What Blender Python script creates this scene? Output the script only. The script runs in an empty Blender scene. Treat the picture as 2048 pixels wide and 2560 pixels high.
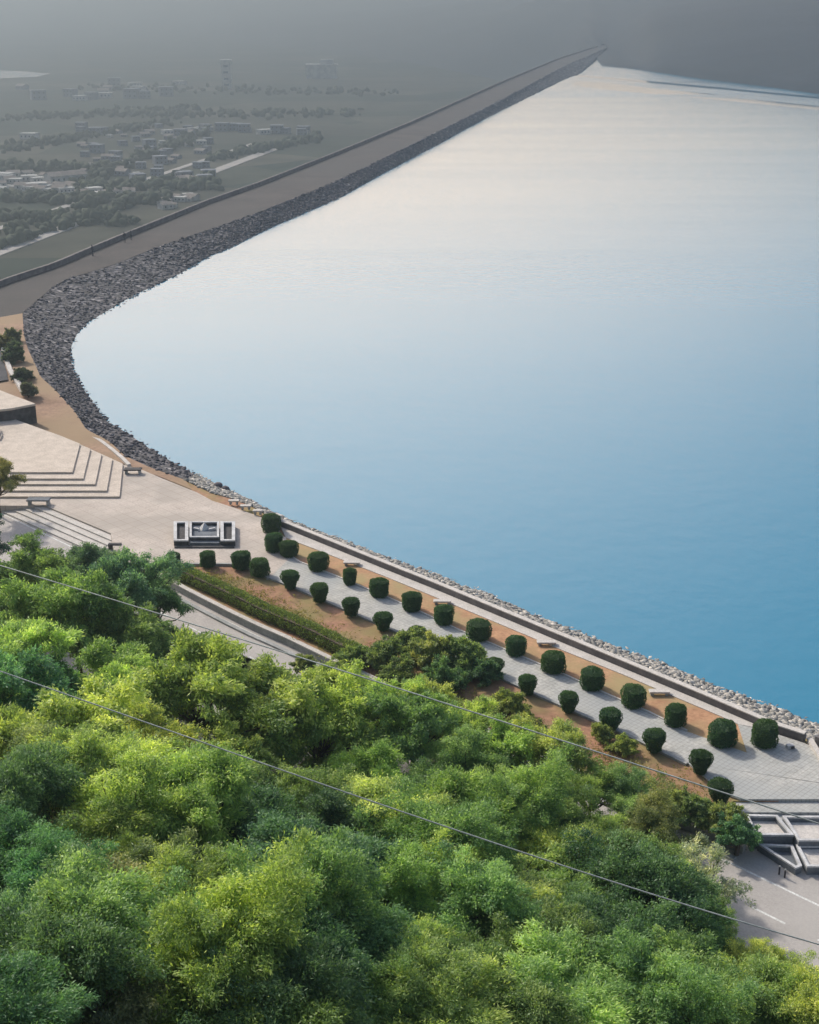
import bpy, bmesh, math, random
import numpy as np
from mathutils import Vector, noise as mnoise

# ------------------------------------------------------------------ camera, sky, sun, exposure
SC = bpy.context.scene
COL = SC.collection
R_ = math.radians
FPX, PITCH, CAMH = 3400.0, R_(20.9), 40.0
cam_d = bpy.data.cameras.new("camera"); cam = bpy.data.objects.new("camera", cam_d); COL.objects.link(cam)
cam.location = (0, 0, CAMH); cam.rotation_euler = (R_(90) - PITCH, 0, 0)
cam_d.sensor_fit = 'HORIZONTAL'; cam_d.sensor_width = 36.0; cam_d.lens = FPX / 2048 * 36.0
cam_d.clip_start = 0.5; cam_d.clip_end = 30000
SC.camera = cam
SUN_AZ, SUN_EL = R_(-42), R_(38)          # azimuth measured from +Y towards +X
W = bpy.data.worlds.new("World"); SC.world = W; W.use_nodes = True
wn = W.node_tree; bgn = wn.nodes["Background"]
sky = wn.nodes.new("ShaderNodeTexSky"); sky.sky_type = 'NISHITA'; sky.sun_disc = False
sky.sun_elevation = SUN_EL; sky.sun_rotation = SUN_AZ
sky.air_density = 1.0; sky.dust_density = 3.0; sky.ozone_density = 1.0
bgn.inputs[1].default_value = 0.12
# milky band added low in the unseen sunward sky to brighten lake reflections
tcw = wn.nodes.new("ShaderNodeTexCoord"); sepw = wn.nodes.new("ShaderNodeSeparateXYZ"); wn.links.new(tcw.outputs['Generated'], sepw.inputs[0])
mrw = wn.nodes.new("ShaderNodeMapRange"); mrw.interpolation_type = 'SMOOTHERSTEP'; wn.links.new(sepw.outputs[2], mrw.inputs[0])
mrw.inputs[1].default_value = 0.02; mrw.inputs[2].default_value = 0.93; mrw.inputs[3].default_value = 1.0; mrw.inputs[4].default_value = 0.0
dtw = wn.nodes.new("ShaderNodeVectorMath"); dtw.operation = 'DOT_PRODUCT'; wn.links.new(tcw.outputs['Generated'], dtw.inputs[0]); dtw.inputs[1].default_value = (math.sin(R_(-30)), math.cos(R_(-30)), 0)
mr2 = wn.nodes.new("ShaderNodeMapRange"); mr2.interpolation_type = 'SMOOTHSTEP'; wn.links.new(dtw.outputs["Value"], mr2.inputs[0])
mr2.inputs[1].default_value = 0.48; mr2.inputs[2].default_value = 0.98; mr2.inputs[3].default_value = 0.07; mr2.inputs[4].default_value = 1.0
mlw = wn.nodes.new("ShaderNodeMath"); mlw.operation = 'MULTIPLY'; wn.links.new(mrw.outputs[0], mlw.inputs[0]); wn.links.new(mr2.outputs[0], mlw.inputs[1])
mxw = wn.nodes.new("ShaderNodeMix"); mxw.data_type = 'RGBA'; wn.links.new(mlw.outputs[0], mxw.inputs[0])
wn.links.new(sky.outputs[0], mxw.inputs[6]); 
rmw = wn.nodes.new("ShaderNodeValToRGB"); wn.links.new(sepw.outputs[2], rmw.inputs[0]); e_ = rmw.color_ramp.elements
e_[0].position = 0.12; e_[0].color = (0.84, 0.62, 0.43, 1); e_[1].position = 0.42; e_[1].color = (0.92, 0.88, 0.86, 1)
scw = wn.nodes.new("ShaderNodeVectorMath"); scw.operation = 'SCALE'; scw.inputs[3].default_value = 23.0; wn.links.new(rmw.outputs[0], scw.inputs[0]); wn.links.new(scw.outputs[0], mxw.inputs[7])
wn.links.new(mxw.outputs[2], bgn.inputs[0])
sun_d = bpy.data.lights.new("sun", 'SUN'); sun_d.energy = 2.6; sun_d.angle = R_(2.5); sun_d.color = (1.0, 0.93, 0.82)
sun = bpy.data.objects.new("sun", sun_d); COL.objects.link(sun)
to_sun = Vector((math.sin(SUN_AZ) * math.cos(SUN_EL), math.cos(SUN_AZ) * math.cos(SUN_EL), math.sin(SUN_EL)))
sun.rotation_euler = to_sun.to_track_quat('Z', 'Y').to_euler(); sun.location = (-60, 60, 120)
SC.view_settings.view_transform = 'Standard'; SC.view_settings.look = 'None'
SC.view_settings.gamma = 1.0; SC.view_settings.exposure = 0.6
SC.render.engine = 'CYCLES'
SC.cycles.use_denoising = True
SC.cycles.max_bounces = 6; SC.cycles.volume_bounces = 1; SC.cycles.transparent_max_bounces = 8

rng = np.random.default_rng(7)
random.seed(7)

# ------------------------------------------------------------------ helpers
SP, CP = math.sin(PITCH), math.cos(PITCH)
def ray(u, v):
    x = (u - 1024) / FPX; y = -(v - 1280) / FPX
    return np.array((x, CP + y * SP, -SP + y * CP))
def at(u, v, z=0.0):                       # the point at height z seen at a place of the photograph
    d = ray(u, v); t = (z - CAMH) / d[2]
    return np.array((d[0] * t, d[1] * t, z))
def ats(pts, z=0.0): return [at(u, v, z) for u, v in pts]
def mesh(name, verts, faces, mat=None, parent=None, smooth=False, tone=None):
    me = bpy.data.meshes.new(name)
    verts = np.asarray(verts, dtype=np.float64)
    if isinstance(faces, np.ndarray):
        nf, k = faces.shape
        me.vertices.add(len(verts)); me.vertices.foreach_set("co", verts.ravel())
        me.loops.add(nf * k); me.loops.foreach_set("vertex_index", faces.ravel().astype(np.int32))
        me.polygons.add(nf); me.polygons.foreach_set("loop_start", np.arange(0, nf * k, k, dtype=np.int32))
        me.polygons.foreach_set("loop_total", np.full(nf, k, dtype=np.int32))
        me.update(calc_edges=True)
    else:
        me.from_pydata([tuple(v) for v in verts], [], [tuple(f) for f in faces]); me.update()
    if smooth:
        me.polygons.foreach_set("use_smooth", np.ones(len(me.polygons), dtype=bool))
    if tone is not None:
        a = me.attributes.new("tone", 'FLOAT', 'FACE'); a.data.foreach_set("value", np.asarray(tone, dtype=np.float32))
    if mat: me.materials.append(mat)
    o = bpy.data.objects.new(name, me); COL.objects.link(o)
    if parent: o.parent = parent
    return o
def empty(name, loc, rz=0.0):
    o = bpy.data.objects.new(name, None); COL.objects.link(o); o.location = tuple(loc); o.rotation_euler = (0, 0, rz)
    o.empty_display_size = 0.5
    return o
def tag(o, label, cat, group=None):
    o["label"] = label; o["category"] = cat
    if group: o["group"] = group
    return o
def structure(o): o["kind"] = "structure"; return o
def stuff(o, label=None, cat=None):
    o["kind"] = "stuff"
    if label: o["label"] = label
    if cat: o["category"] = cat
    return o
def fix(o):
    bm = bmesh.new(); bm.from_mesh(o.data); bmesh.ops.recalc_face_normals(bm, faces=bm.faces); bm.to_mesh(o.data); bm.free(); return o
def prism_vf(poly, z0, z1, off=0):
    n = len(poly)
    v = [(p[0], p[1], z0) for p in poly] + [(p[0], p[1], z1) for p in poly]
    f = [tuple(off + i for i in range(n))[::-1], tuple(off + n + i for i in range(n))]
    f += [(off + i, off + (i + 1) % n, off + n + (i + 1) % n, off + n + i) for i in range(n)]
    return v, f
def prism(name, poly, z0, z1, mat, parent=None):
    v, f = prism_vf(poly, z0, z1); return fix(mesh(name, v, f, mat, parent))
def bevel(o, w=0.02, seg=2):
    m = o.modifiers.new("bevel", 'BEVEL'); m.width = w; m.segments = seg; m.limit_method = 'ANGLE'; return o
def resample(P, n):
    P = np.asarray(P, float); d = np.r_[0, np.cumsum(np.linalg.norm(np.diff(P, axis=0), axis=1))]
    t = np.linspace(0, d[-1], n); return np.stack([np.interp(t, d, P[:, k]) for k in range(3)], 1)
def grid_faces(n, m):
    i, j = np.meshgrid(np.arange(n - 1), np.arange(m - 1), indexing='ij'); a = (i * m + j).ravel()
    return np.stack([a, a + m, a + m + 1, a + 1], 1)
def ribbon(path, width, z0, z1):           # a wall of a given width along a path, on its left side
    P = np.asarray(path, float)[:, :2]; n = len(P)
    T = np.gradient(P, axis=0); T /= np.linalg.norm(T, axis=1)[:, None]; N = np.stack([-T[:, 1], T[:, 0]], 1)
    A = P; B = P + N * width
    v = [];
    for q, z in ((A, z0), (B, z0), (B, z1), (A, z1)):
        zz = np.broadcast_to(z, (n,)); v += [(q[i, 0], q[i, 1], zz[i]) for i in range(n)]
    f = []
    for i in range(n - 1):
        for k in range(4):
            k2 = (k + 1) % 4; f.append((k * n + i, k * n + i + 1, k2 * n + i + 1, k2 * n + i))
    f += [(0, n, 2 * n, 3 * n), (n - 1, 4 * n - 1, 3 * n - 1, 2 * n - 1)]
    return v, f
def tube_vf(path, radii, seg=6, off=0):
    P = np.asarray(path, float); n = len(P); T = np.gradient(P, axis=0) if n > 2 else np.repeat(P[1:] - P[:1], n, 0)
    T /= np.linalg.norm(T, axis=1)[:, None] + 1e-9
    ref = np.array((0.31, 0.87, 0.12)); v = []; f = []
    for i in range(n):
        a = np.cross(T[i], ref); a /= np.linalg.norm(a) + 1e-9; b = np.cross(T[i], a)
        for k in range(seg):
            th = 2 * math.pi * k / seg; v.append(P[i] + radii[i] * (math.cos(th) * a + math.sin(th) * b))
    for i in range(n - 1):
        for k in range(seg):
            f.append((off + i * seg + k, off + i * seg + (k + 1) % seg, off + (i + 1) * seg + (k + 1) % seg, off + (i + 1) * seg + k))
    f.append(tuple(off + k for k in range(seg))[::-1]); f.append(tuple(off + (n - 1) * seg + k for k in range(seg)))
    return v, f
class MB:
    def __init__(s): s.v = []; s.f = []
    def add(s, vf):
        v, f = vf; o = len(s.v); s.v += [tuple(p) for p in v]; s.f += [tuple(i + o for i in q) for q in f]; return s
    def box(s, c, d, rz=0.0):
        x, y, z = d[0] / 2, d[1] / 2, d[2] / 2; co, si = math.cos(rz), math.sin(rz)
        P = [(c[0] + a * co - b * si, c[1] + a * si + b * co) for a, b in ((-x, -y), (x, -y), (x, y), (-x, y))]
        return s.add(prism_vf(P, c[2] - z, c[2] + z))
    def poly(s, P, z0, z1): return s.add(prism_vf(P, z0, z1))
    def tube(s, p, r, seg=6): return s.add(tube_vf(p, r, seg))
    def build(s, name, mat, parent=None, smooth=False): return fix(mesh(name, s.v, s.f, mat, parent, smooth))

# ------------------------------------------------------------------ materials
def new_mat(name):
    m = bpy.data.materials.new(name); m.use_nodes = True; nt = m.node_tree
    return m, nt, nt.nodes["Principled BSDF"], nt.nodes["Material Output"]
def noise_node(nt, scale, detail=5, rough=0.55, coord='Object', stretch=None):
    tc = nt.nodes.new("ShaderNodeTexCoord"); n = nt.nodes.new("ShaderNodeTexNoise")
    n.inputs["Scale"].default_value = scale; n.inputs["Detail"].default_value = detail; n.inputs["Roughness"].default_value = rough
    if stretch:
        mp = nt.nodes.new("ShaderNodeMapping"); mp.inputs["Scale"].default_value = stretch[:3]
        if len(stretch) > 3: mp.inputs["Rotation"].default_value = (0, 0, stretch[3])
        nt.links.new(tc.outputs[coord], mp.inputs[0]); nt.links.new(mp.outputs[0], n.inputs["Vector"])
    else: nt.links.new(tc.outputs[coord], n.inputs["Vector"])
    return n
def ramp(nt, src, stops):
    r = nt.nodes.new("ShaderNodeValToRGB"); e = r.color_ramp.elements
    while len(e) < len(stops): e.new(0.5)
    for i, (p, c) in enumerate(stops): e[i].position = p; e[i].color = (*c, 1)
    nt.links.new(src, r.inputs[0]); return r.outputs[0]
def mixc(nt, fac, a, b, mode='MIX'):
    n = nt.nodes.new("ShaderNodeMix"); n.data_type = 'RGBA'; n.blend_type = mode
    for sock, val in ((n.inputs[0], fac), (n.inputs[6], a), (n.inputs[7], b)):
        if isinstance(val, (int, float)): sock.default_value = val
        elif isinstance(val, tuple): sock.default_value = (*val, 1)
        else: nt.links.new(val, sock)
    return n.outputs[2]
def bump(nt, h, bsdf, strength=0.4, dist=0.05):
    b = nt.nodes.new("ShaderNodeBump"); b.inputs["Strength"].default_value = strength; b.inputs["Distance"].default_value = dist
    nt.links.new(h, b.inputs["Height"]); nt.links.new(b.outputs[0], bsdf.inputs["Normal"])
def mottled(name, c1, c2, scale=1.5, rough=0.9, fine=14.0, bstr=0.3, c3=None, big=0.12, jx=None):
    m, nt, b, out = new_mat(name)
    n1 = noise_node(nt, scale, 6); n2 = noise_node(nt, fine, 4); n3 = noise_node(nt, big, 3)
    c = ramp(nt, n1.outputs[0], [(0.35, c1), (0.65, c2)])
    g = ramp(nt, n2.outputs[0], [(0.3, (0.72, 0.72, 0.72)), (0.7, (1.12, 1.12, 1.12))])
    c = mixc(nt, 0.8, c, g, 'MULTIPLY')
    if c3: c = mixc(nt, ramp(nt, n3.outputs[0], [(0.42, (0, 0, 0)), (0.62, (1, 1, 1))]), c, c3)
    if jx:                                   # paving joints
        tc = nt.nodes.new("ShaderNodeTexCoord"); br = nt.nodes.new("ShaderNodeTexBrick")
        mp = nt.nodes.new("ShaderNodeMapping"); mp.inputs["Rotation"].default_value = (0, 0, jx[1])
        nt.links.new(tc.outputs['Object'], mp.inputs[0]); nt.links.new(mp.outputs[0], br.inputs[0])
        br.inputs["Scale"].default_value = 1.0; br.inputs["Brick Width"].default_value = jx[0]; br.inputs["Row Height"].default_value = jx[0]
        br.inputs["Mortar Size"].default_value = 0.022; br.offset = 0.0
        br.inputs["Color1"].default_value = (1, 1, 1, 1); br.inputs["Color2"].default_value = (0.95, 0.95, 0.95, 1); br.inputs["Mortar"].default_value = (0.78, 0.76, 0.74, 1)
        c = mixc(nt, 1.0, c, br.outputs[0], 'MULTIPLY')
    nt.links.new(c, b.inputs["Base Color"]); b.inputs["Roughness"].default_value = rough; b.inputs["Specular IOR Level"].default_value = 0.25
    bump(nt, n2.outputs[0], b, bstr, 0.03)
    return m
ROADDIR = math.atan2(-0.698, 0.716)
M = {}
M['plaza'] = mottled('plaza_concrete', (0.49, 0.425, 0.37), (0.57, 0.50, 0.44), 0.5, fine=6, c3=(0.40, 0.355, 0.31), big=0.22, jx=(1.0, ROADDIR))
M['walk'] = mottled('walkway_paving', (0.40, 0.40, 0.375), (0.52, 0.51, 0.475), 1.2, fine=5, c3=(0.37, 0.38, 0.37), big=0.2, jx=(0.3, ROADDIR))
M['step'] = mottled('stage_concrete', (0.50, 0.43, 0.36), (0.60, 0.52, 0.44), 1.0, fine=8)
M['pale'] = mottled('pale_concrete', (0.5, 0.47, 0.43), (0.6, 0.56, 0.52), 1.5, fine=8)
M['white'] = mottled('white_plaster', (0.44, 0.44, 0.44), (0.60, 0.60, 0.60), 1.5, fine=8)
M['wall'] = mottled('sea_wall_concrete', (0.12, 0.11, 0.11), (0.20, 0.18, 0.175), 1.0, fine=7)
M['grey'] = mottled('grey_concrete', (0.27, 0.28, 0.27), (0.38, 0.38, 0.37), 1.0, fine=7)
M['dark'] = mottled('dark_stone', (0.05, 0.047, 0.05), (0.095, 0.09, 0.092), 2.0, fine=9)
M['slate'] = mottled('slate_blue_wall', (0.12, 0.135, 0.155), (0.19, 0.205, 0.225), 1.2, fine=8)
M['soil'] = mottled('orange_soil', (0.38, 0.205, 0.115), (0.50, 0.29, 0.165), 0.9, fine=5, c3=(0.34, 0.26, 0.13), big=0.3, bstr=0.8)
M['soil2'] = mottled('brown_soil', (0.26, 0.14, 0.085), (0.41, 0.225, 0.14), 0.9, fine=4, c3=(0.25, 0.2, 0.085), big=0.25, bstr=0.8)
M['bank'] = mottled('dry_bank', (0.24, 0.15, 0.10), (0.36, 0.235, 0.16), 0.35, fine=3, c3=(0.29, 0.205, 0.125), big=0.09, bstr=0.9)
M['road'] = mottled('worn_road', (0.40, 0.37, 0.345), (0.50, 0.46, 0.43), 0.4, fine=9, c3=(0.38, 0.36, 0.335), big=0.08)
M['asphalt'] = mottled('asphalt', (0.045, 0.047, 0.055), (0.07, 0.07, 0.078), 0.5, fine=9)
M['paint'] = mottled('road_paint', (0.55, 0.55, 0.52), (0.75, 0.75, 0.72), 3.0, fine=12)
M['damroad'] = mottled('dam_crest', (0.042, 0.038, 0.038), (0.072, 0.062, 0.06), 0.12, fine=1.5, c3=(0.052, 0.049, 0.049), big=0.02)
M['damback'] = mottled('dam_grass', (0.05, 0.06, 0.028), (0.09, 0.09, 0.045), 0.05, fine=0.6)
M['hillsoil'] = mottled('hillside_soil', (0.13, 0.135, 0.05), (0.22, 0.19, 0.09), 0.6, fine=4, bstr=1.0)
M['fargreen'] = mottled('far_hills', (0.012, 0.020, 0.03), (0.024, 0.034, 0.046), 0.01, fine=0.08, big=0.003, c3=(0.022, 0.03, 0.036))
M['farwood'] = mottled('far_trees', (0.022, 0.035, 0.018), (0.05, 0.065, 0.03), 0.05, fine=0.5)
M['bark'] = mottled('bark', (0.07, 0.05, 0.035), (0.13, 0.10, 0.075), 3, fine=20)
M['metal'] = mottled('cable_metal', (0.30, 0.33, 0.32), (0.40, 0.43, 0.42), 1, 0.6, 10, 0.0)
M['house1'] = mottled('white_house_wall', (0.38, 0.38, 0.37), (0.62, 0.61, 0.58), 0.2, fine=1)
M['house2'] = mottled('grey_house_wall', (0.17, 0.19, 0.22), (0.26, 0.275, 0.30), 0.2, fine=1)
M['roof'] = mottled('house_roof', (0.22, 0.19, 0.17), (0.34, 0.29, 0.25), 0.2, fine=1)
M['cloth'] = mottled('dark_cloth', (0.02, 0.02, 0.025), (0.05, 0.045, 0.05), 5)
M['skin'] = mottled('skin', (0.25, 0.14, 0.09), (0.3, 0.17, 0.11), 5)

def toned(name, stops, rough=0.85, spec=0.25):
    m, nt, b, out = new_mat(name)
    a = nt.nodes.new("ShaderNodeAttribute"); a.attribute_name = "tone"
    n = noise_node(nt, 5.0, 5)
    c = ramp(nt, a.outputs["Fac"], stops)
    c = mixc(nt, 0.7, c, ramp(nt, n.outputs[0], [(0.3, (0.6, 0.6, 0.6)), (0.7, (1.2, 1.2, 1.2))]), 'MULTIPLY')
    nt.links.new(c, b.inputs["Base Color"]); b.inputs["Roughness"].default_value = rough; b.inputs["Specular IOR Level"].default_value = spec
    bump(nt, n.outputs[0], b, 0.5, 0.04)
    return m
M['rock'] = toned('dark_riprap', [(0.0, (0.035, 0.034, 0.042)), (0.6, (0.10, 0.093, 0.105)), (0.9, (0.20, 0.185, 0.19)), (1.0, (0.36, 0.33, 0.32))])
M['rock2'] = toned('pale_riprap', [(0.0, (0.16, 0.155, 0.14)), (0.5, (0.38, 0.355, 0.315)), (0.85, (0.58, 0.54, 0.48)), (1.0, (0.72, 0.67, 0.60))])

def riprap_base():
    m, nt, b, out = new_mat('riprap_base')
    tc = nt.nodes.new("ShaderNodeTexCoord"); vo = nt.nodes.new("ShaderNodeTexVoronoi"); vo.inputs["Scale"].default_value = 1.4
    nt.links.new(tc.outputs['Object'], vo.inputs[0]); sep = nt.nodes.new("ShaderNodeSeparateColor"); nt.links.new(vo.outputs["Color"], sep.inputs[0])
    c = ramp(nt, sep.outputs[0], [(0.0, (0.03, 0.03, 0.038)), (0.6, (0.085, 0.08, 0.092)), (0.92, (0.17, 0.16, 0.17)), (1.0, (0.3, 0.28, 0.28))])
    c = mixc(nt, 1.0, c, ramp(nt, vo.outputs["Distance"], [(0.3, (1, 1, 1)), (0.75, (0.35, 0.35, 0.35))]), 'MULTIPLY')
    nt.links.new(c, b.inputs["Base Color"]); b.inputs["Roughness"].default_value = 0.9
    bump(nt, vo.outputs["Distance"], b, 0.8, 0.25); return m
M['ripbase'] = riprap_base()

def leaf_mat(name):
    m, nt, b, out = new_mat(name)
    oi = nt.nodes.new("ShaderNodeObjectInfo"); a = nt.nodes.new("ShaderNodeAttribute"); a.attribute_name = "tone"
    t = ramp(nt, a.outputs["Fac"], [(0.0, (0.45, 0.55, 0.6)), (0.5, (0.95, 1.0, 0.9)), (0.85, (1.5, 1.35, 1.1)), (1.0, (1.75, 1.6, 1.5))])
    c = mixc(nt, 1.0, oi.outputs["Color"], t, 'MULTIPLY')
    nt.nodes.remove(b)
    d = nt.nodes.new("ShaderNodeBsdfDiffuse"); tr = nt.nodes.new("ShaderNodeBsdfTranslucent"); gl = nt.nodes.new("ShaderNodeBsdfGlossy")
    gl.inputs["Roughness"].default_value = 0.45; gl.inputs["Color"].default_value = (0.8, 0.85, 0.8, 1)
    mx = nt.nodes.new("ShaderNodeMixShader"); mx.inputs[0].default_value = 0.48
    c2 = mixc(nt, 1.0, c, (1.15, 1.2, 0.6), 'MULTIPLY')
    nt.links.new(c, d.inputs[0]); nt.links.new(c2, tr.inputs[0])
    nt.links.new(d.outputs[0], mx.inputs[1]); nt.links.new(tr.outputs[0], mx.inputs[2])
    m2 = nt.nodes.new("ShaderNodeMixShader"); m2.inputs[0].default_value = 0.02
    nt.links.new(mx.outputs[0], m2.inputs[1]); nt.links.new(gl.outputs[0], m2.inputs[2])
    nt.links.new(m2.outputs[0], out.inputs[0])
    return m
M['leaf'] = leaf_mat('leaves')

def water_mat():
    m, nt, b, out = new_mat('lake_water')
    b.inputs["Base Color"].default_value = (0.016, 0.178, 0.29, 1); b.inputs["IOR"].default_value = 1.4
    n1 = noise_node(nt, 0.45, 5, 0.6); n2 = noise_node(nt, 1.0, 4, 0.55, stretch=(0.004, 0.035, 1.0, R_(76)))
    r = ramp(nt, n2.outputs[0], [(0.35, (0.11, 0.11, 0.11)), (0.7, (0.185, 0.185, 0.185))])
    nt.links.new(r, b.inputs["Roughness"])
    bp = nt.nodes.new("ShaderNodeBump"); bp.inputs["Distance"].default_value = 0.08; bp.inputs["Strength"].default_value = 0.42
    nt.links.new(n1.outputs[0], bp.inputs["Height"]); nt.links.new(bp.outputs[0], b.inputs["Normal"])
    return m
M['water'] = water_mat()
def plain_mat():
    m, nt, b, out = new_mat('plain_fields')
    tc = nt.nodes.new("ShaderNodeTexCoord"); mp = nt.nodes.new("ShaderNodeMapping"); mp.inputs["Rotation"].default_value = (0, 0, R_(11))
    mp.inputs["Scale"].default_value = (0.008, 0.012, 1); nt.links.new(tc.outputs['Object'], mp.inputs[0])
    vo = nt.nodes.new("ShaderNodeTexVoronoi"); vo.inputs["Scale"].default_value = 1.0; nt.links.new(mp.outputs[0], vo.inputs[0])
    sep = nt.nodes.new("ShaderNodeSeparateColor"); nt.links.new(vo.outputs["Color"], sep.inputs[0])
    c = ramp(nt, sep.outputs[0], [(0.0, (0.022, 0.034, 0.024)), (0.4, (0.036, 0.046, 0.032)), (0.75, (0.055, 0.056, 0.04)), (1.0, (0.085, 0.08, 0.06))])
    n = noise_node(nt, 0.03, 6); c = mixc(nt, 0.8, c, ramp(nt, n.outputs[0], [(0.3, (0.5, 0.55, 0.55)), (0.7, (1.3, 1.3, 1.25))]), 'MULTIPLY')
    nt.links.new(c, b.inputs["Base Color"]); b.inputs["Roughness"].default_value = 0.95; b.inputs["Specular IOR Level"].default_value = 0.1
    return m
M['plain'] = plain_mat()

# ------------------------------------------------------------------ measured lines (places of the photograph, put on their own levels)
ZW, ZR, ZPL, ZROAD = -1.4, 0.6, -50.0, -0.6
PW = [(1455,180),(1416,193),(1345,229),(1220,291),(1155,326),(1092,362),(1024,398),(914,457),(843,499),(653,582),(558,632),(529,642),(463,687),(376,730),(306,769),(243,803),
      (212,831),(195,859),(190,883),(191,911),(203,936),(217,963),
      (246,1009),(275,1044),(307,1061),(362,1096),(403,1122),(446,1148),(493,1177),
      (540,1203),(580,1222),(623,1243),(660,1264),
      (719,1290),(754,1305),(838,1336),(967,1384),(1059,1415),(1148,1450),(1217,1473),(1315,1520),(1398,1550),(1534,1604),(1660,1647),(1760,1692),(1911,1745),(2011,1784),(2060,1808),(2300,1915)]
iW = [0, 15, 21, 28, 32, len(PW) - 1]
PR = [(1515,120),(1400,172),(1261,247),(1024,365),(831,457),(653,528),(522,574),(407,612),(278,664),(150,702),(56,783),
      (60,838),(70,873),(87,908),(100,940),(140,977),
      (186,1027),(215,1073),(272,1102),(313,1140),(377,1169),(464,1200),
      (531,1232),(594,1249),(640,1270),(672,1290)]
iR = [0, 10, 15, 21, 25]
PWALL = [(702,1316),(720,1323),(843,1373),(968,1424),(1100,1477),(1300,1561),(1517,1652),(1734,1743),(1924,1825),(2009,1853)]
WALL = [at(u, v, 0) for u, v in PWALL]
PO = [(-260,830),(0,716),(52,698),(139,670),(223,633),(306,598),(365,574),(520,510),(653,463),(831,392),(1024,312),(1261,205),(1400,147),(1515,110)]
PK = [(330,1398),(380,1424),(467,1472),(585,1532),(652,1564),(713,1590),(843,1653),(1000,1725),(1300,1862),(1600,2000),(1860,2110)]
KN = np.array((0.698, 0.716)); KE = np.array((0.716, -0.698))
KERB = [at(u, v, 0) for u, v in PK]
KD = float(np.mean([k[:2] @ KN for k in KERB[2:]]))

# ------------------------------------------------------------------ ground, lake, hills, embankment
n = 64; R0 = 14000.0
v = [(0, 0, ZPL)] + [(R0 * math.cos(2 * math.pi * i / n), R0 * math.sin(2 * math.pi * i / n), ZPL) for i in range(n)]
structure(mesh('ground', v, [(0, 1 + i, 1 + (i + 1) % n) for i in range(n)], M['plain']))

W3 = np.array([at(u, v, ZW) for u, v in PW])
zr = np.array([ZR] * 13 + [0.57, 0.54, 0.48] + [0.38, 0.3, 0.2, 0.12, 0.05, 0.0] + [-0.02] * 4)
R3 = np.array([at(u, v, z) for (u, v), z in zip(PR, zr)])
wout = [np.array((p[0] + KN[0] * 0.5, p[1] + KN[1] * 0.5, -0.06)) for p in WALL] + [np.array((WALL[-1][0] + 9, WALL[-1][1] - 8, -0.06))]
R3p = np.vstack([R3[-1:], np.array(wout)])
sec_n = [220, 40, 60, 24, 150]
Wl = []; Rl = []
for k in range(5):
    a = resample(W3[iW[k]:iW[k + 1] + 1], sec_n[k])
    b = resample(R3[iR[k]:iR[k + 1] + 1], sec_n[k]) if k < 4 else resample(R3p, sec_n[k])
    if k == 0:                               # far part: equal angular steps
        pass
    Wl.append(a if k == 0 else a[1:]); Rl.append(b if k == 0 else b[1:])
Wl = np.vstack(Wl); Rl = np.vstack(Rl)
ts = np.linspace(-0.25, 1.0, 8)
slope = np.stack([Wl + (Rl - Wl) * t for t in ts], 1)
slope[:, -1, 2] -= 0.03
slope[..., 2] -= 0.25 * (1 - np.clip(ts, 0, 1)[None, :] ** 6) * (ts[None, :] < 0.99)
O3 = np.array([at(u, v, ZR) for u, v in PO])
structure(mesh('embankment_slope', slope.reshape(-1, 3), grid_faces(*slope.shape[:2]), M['ripbase'], smooth=True))
# crest of the dam and the back slope down to the plain
nd = 160
Rd = resample(R3[:11][::-1], nd); Od = resample(O3[1:], nd)
Oin = np.vstack([O3[:1], O3[1:]])
top = np.stack([Rd + (Od - Rd) * t for t in np.linspace(0, 1, 5)], 1); top[..., 2] = ZR
structure(mesh('dam_crest_road', top.reshape(-1, 3), grid_faces(nd, 5)[:, ::-1], M['damroad'], smooth=True))
Ob = resample(O3, 120); dd = Ob[-1] - Ob[0]; dd /= np.linalg.norm(dd); nn = np.array((-dd[1], dd[0], 0))
back = np.stack([Ob + nn * 0.6, Ob + nn * 125 + np.array((0, 0, ZPL - 1 - ZR))], 1)
back[:, 0, 2] = ZR - 0.02
structure(mesh('embankment_back', back.reshape(-1, 3), grid_faces(120, 2), M['damback']))
# bank at the near end of the dam
nb = 70
Rb = resample(R3[10:22], nb)
I3 = np.array([at(u, v, z) for u, v, z in [(-300,845,.6),(-260,900,.6),(-200,960,.5),(-60,1005,.3),(23,1044,0.1),(151,1090,0.0),(200,1110,0.0),(307,1159,-0.02),(406,1194,-0.03),(480,1224,-0.05)]])
Ib = resample(I3, nb)
bank = np.stack([Rb + (Ib - Rb) * t for t in np.linspace(0, 1, 7)], 1)
structure(mesh('bank', bank.reshape(-1, 3), grid_faces(nb, 7)[:, ::-1], M['bank'], smooth=True))
c3 = [at(-300, 845, ZR), at(-260, 830, ZR), at(0, 716, ZR), R3[10]]
structure(mesh('bank_road', [(p[0], p[1], ZR - 0.01) for p in c3], [(0, 1, 2, 3)], M['damroad']))

# lake
inner = Wl + (Rl - Wl) * 0.35
far = [at(u, v, ZW) for u, v in [(2300, 262), (2048, 237), (1750, 198), (1600, 176), (1490, 163)]]
far = [p * np.array((1.12, 1.12, 0)) + np.array((0, 0, ZW)) for p in far]
lake = [(p[0], p[1], ZW) for p in inner[::3]] + [(120, 10, ZW), (420, 40, ZW), (700, 260, ZW)] + [tuple(p) for p in far]
lo = mesh('lake_water', lake, [tuple(range(len(lake)))], M['water'])
bm = bmesh.new(); bm.from_mesh(lo.data); bmesh.ops.triangulate(bm, faces=bm.faces)
bmesh.ops.recalc_face_normals(bm, faces=bm.faces)
if sum(f.normal.z for f in bm.faces) < 0: bmesh.ops.reverse_faces(bm, faces=bm.faces)
bm.to_mesh(lo.data); bm.free(); structure(lo)

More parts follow.
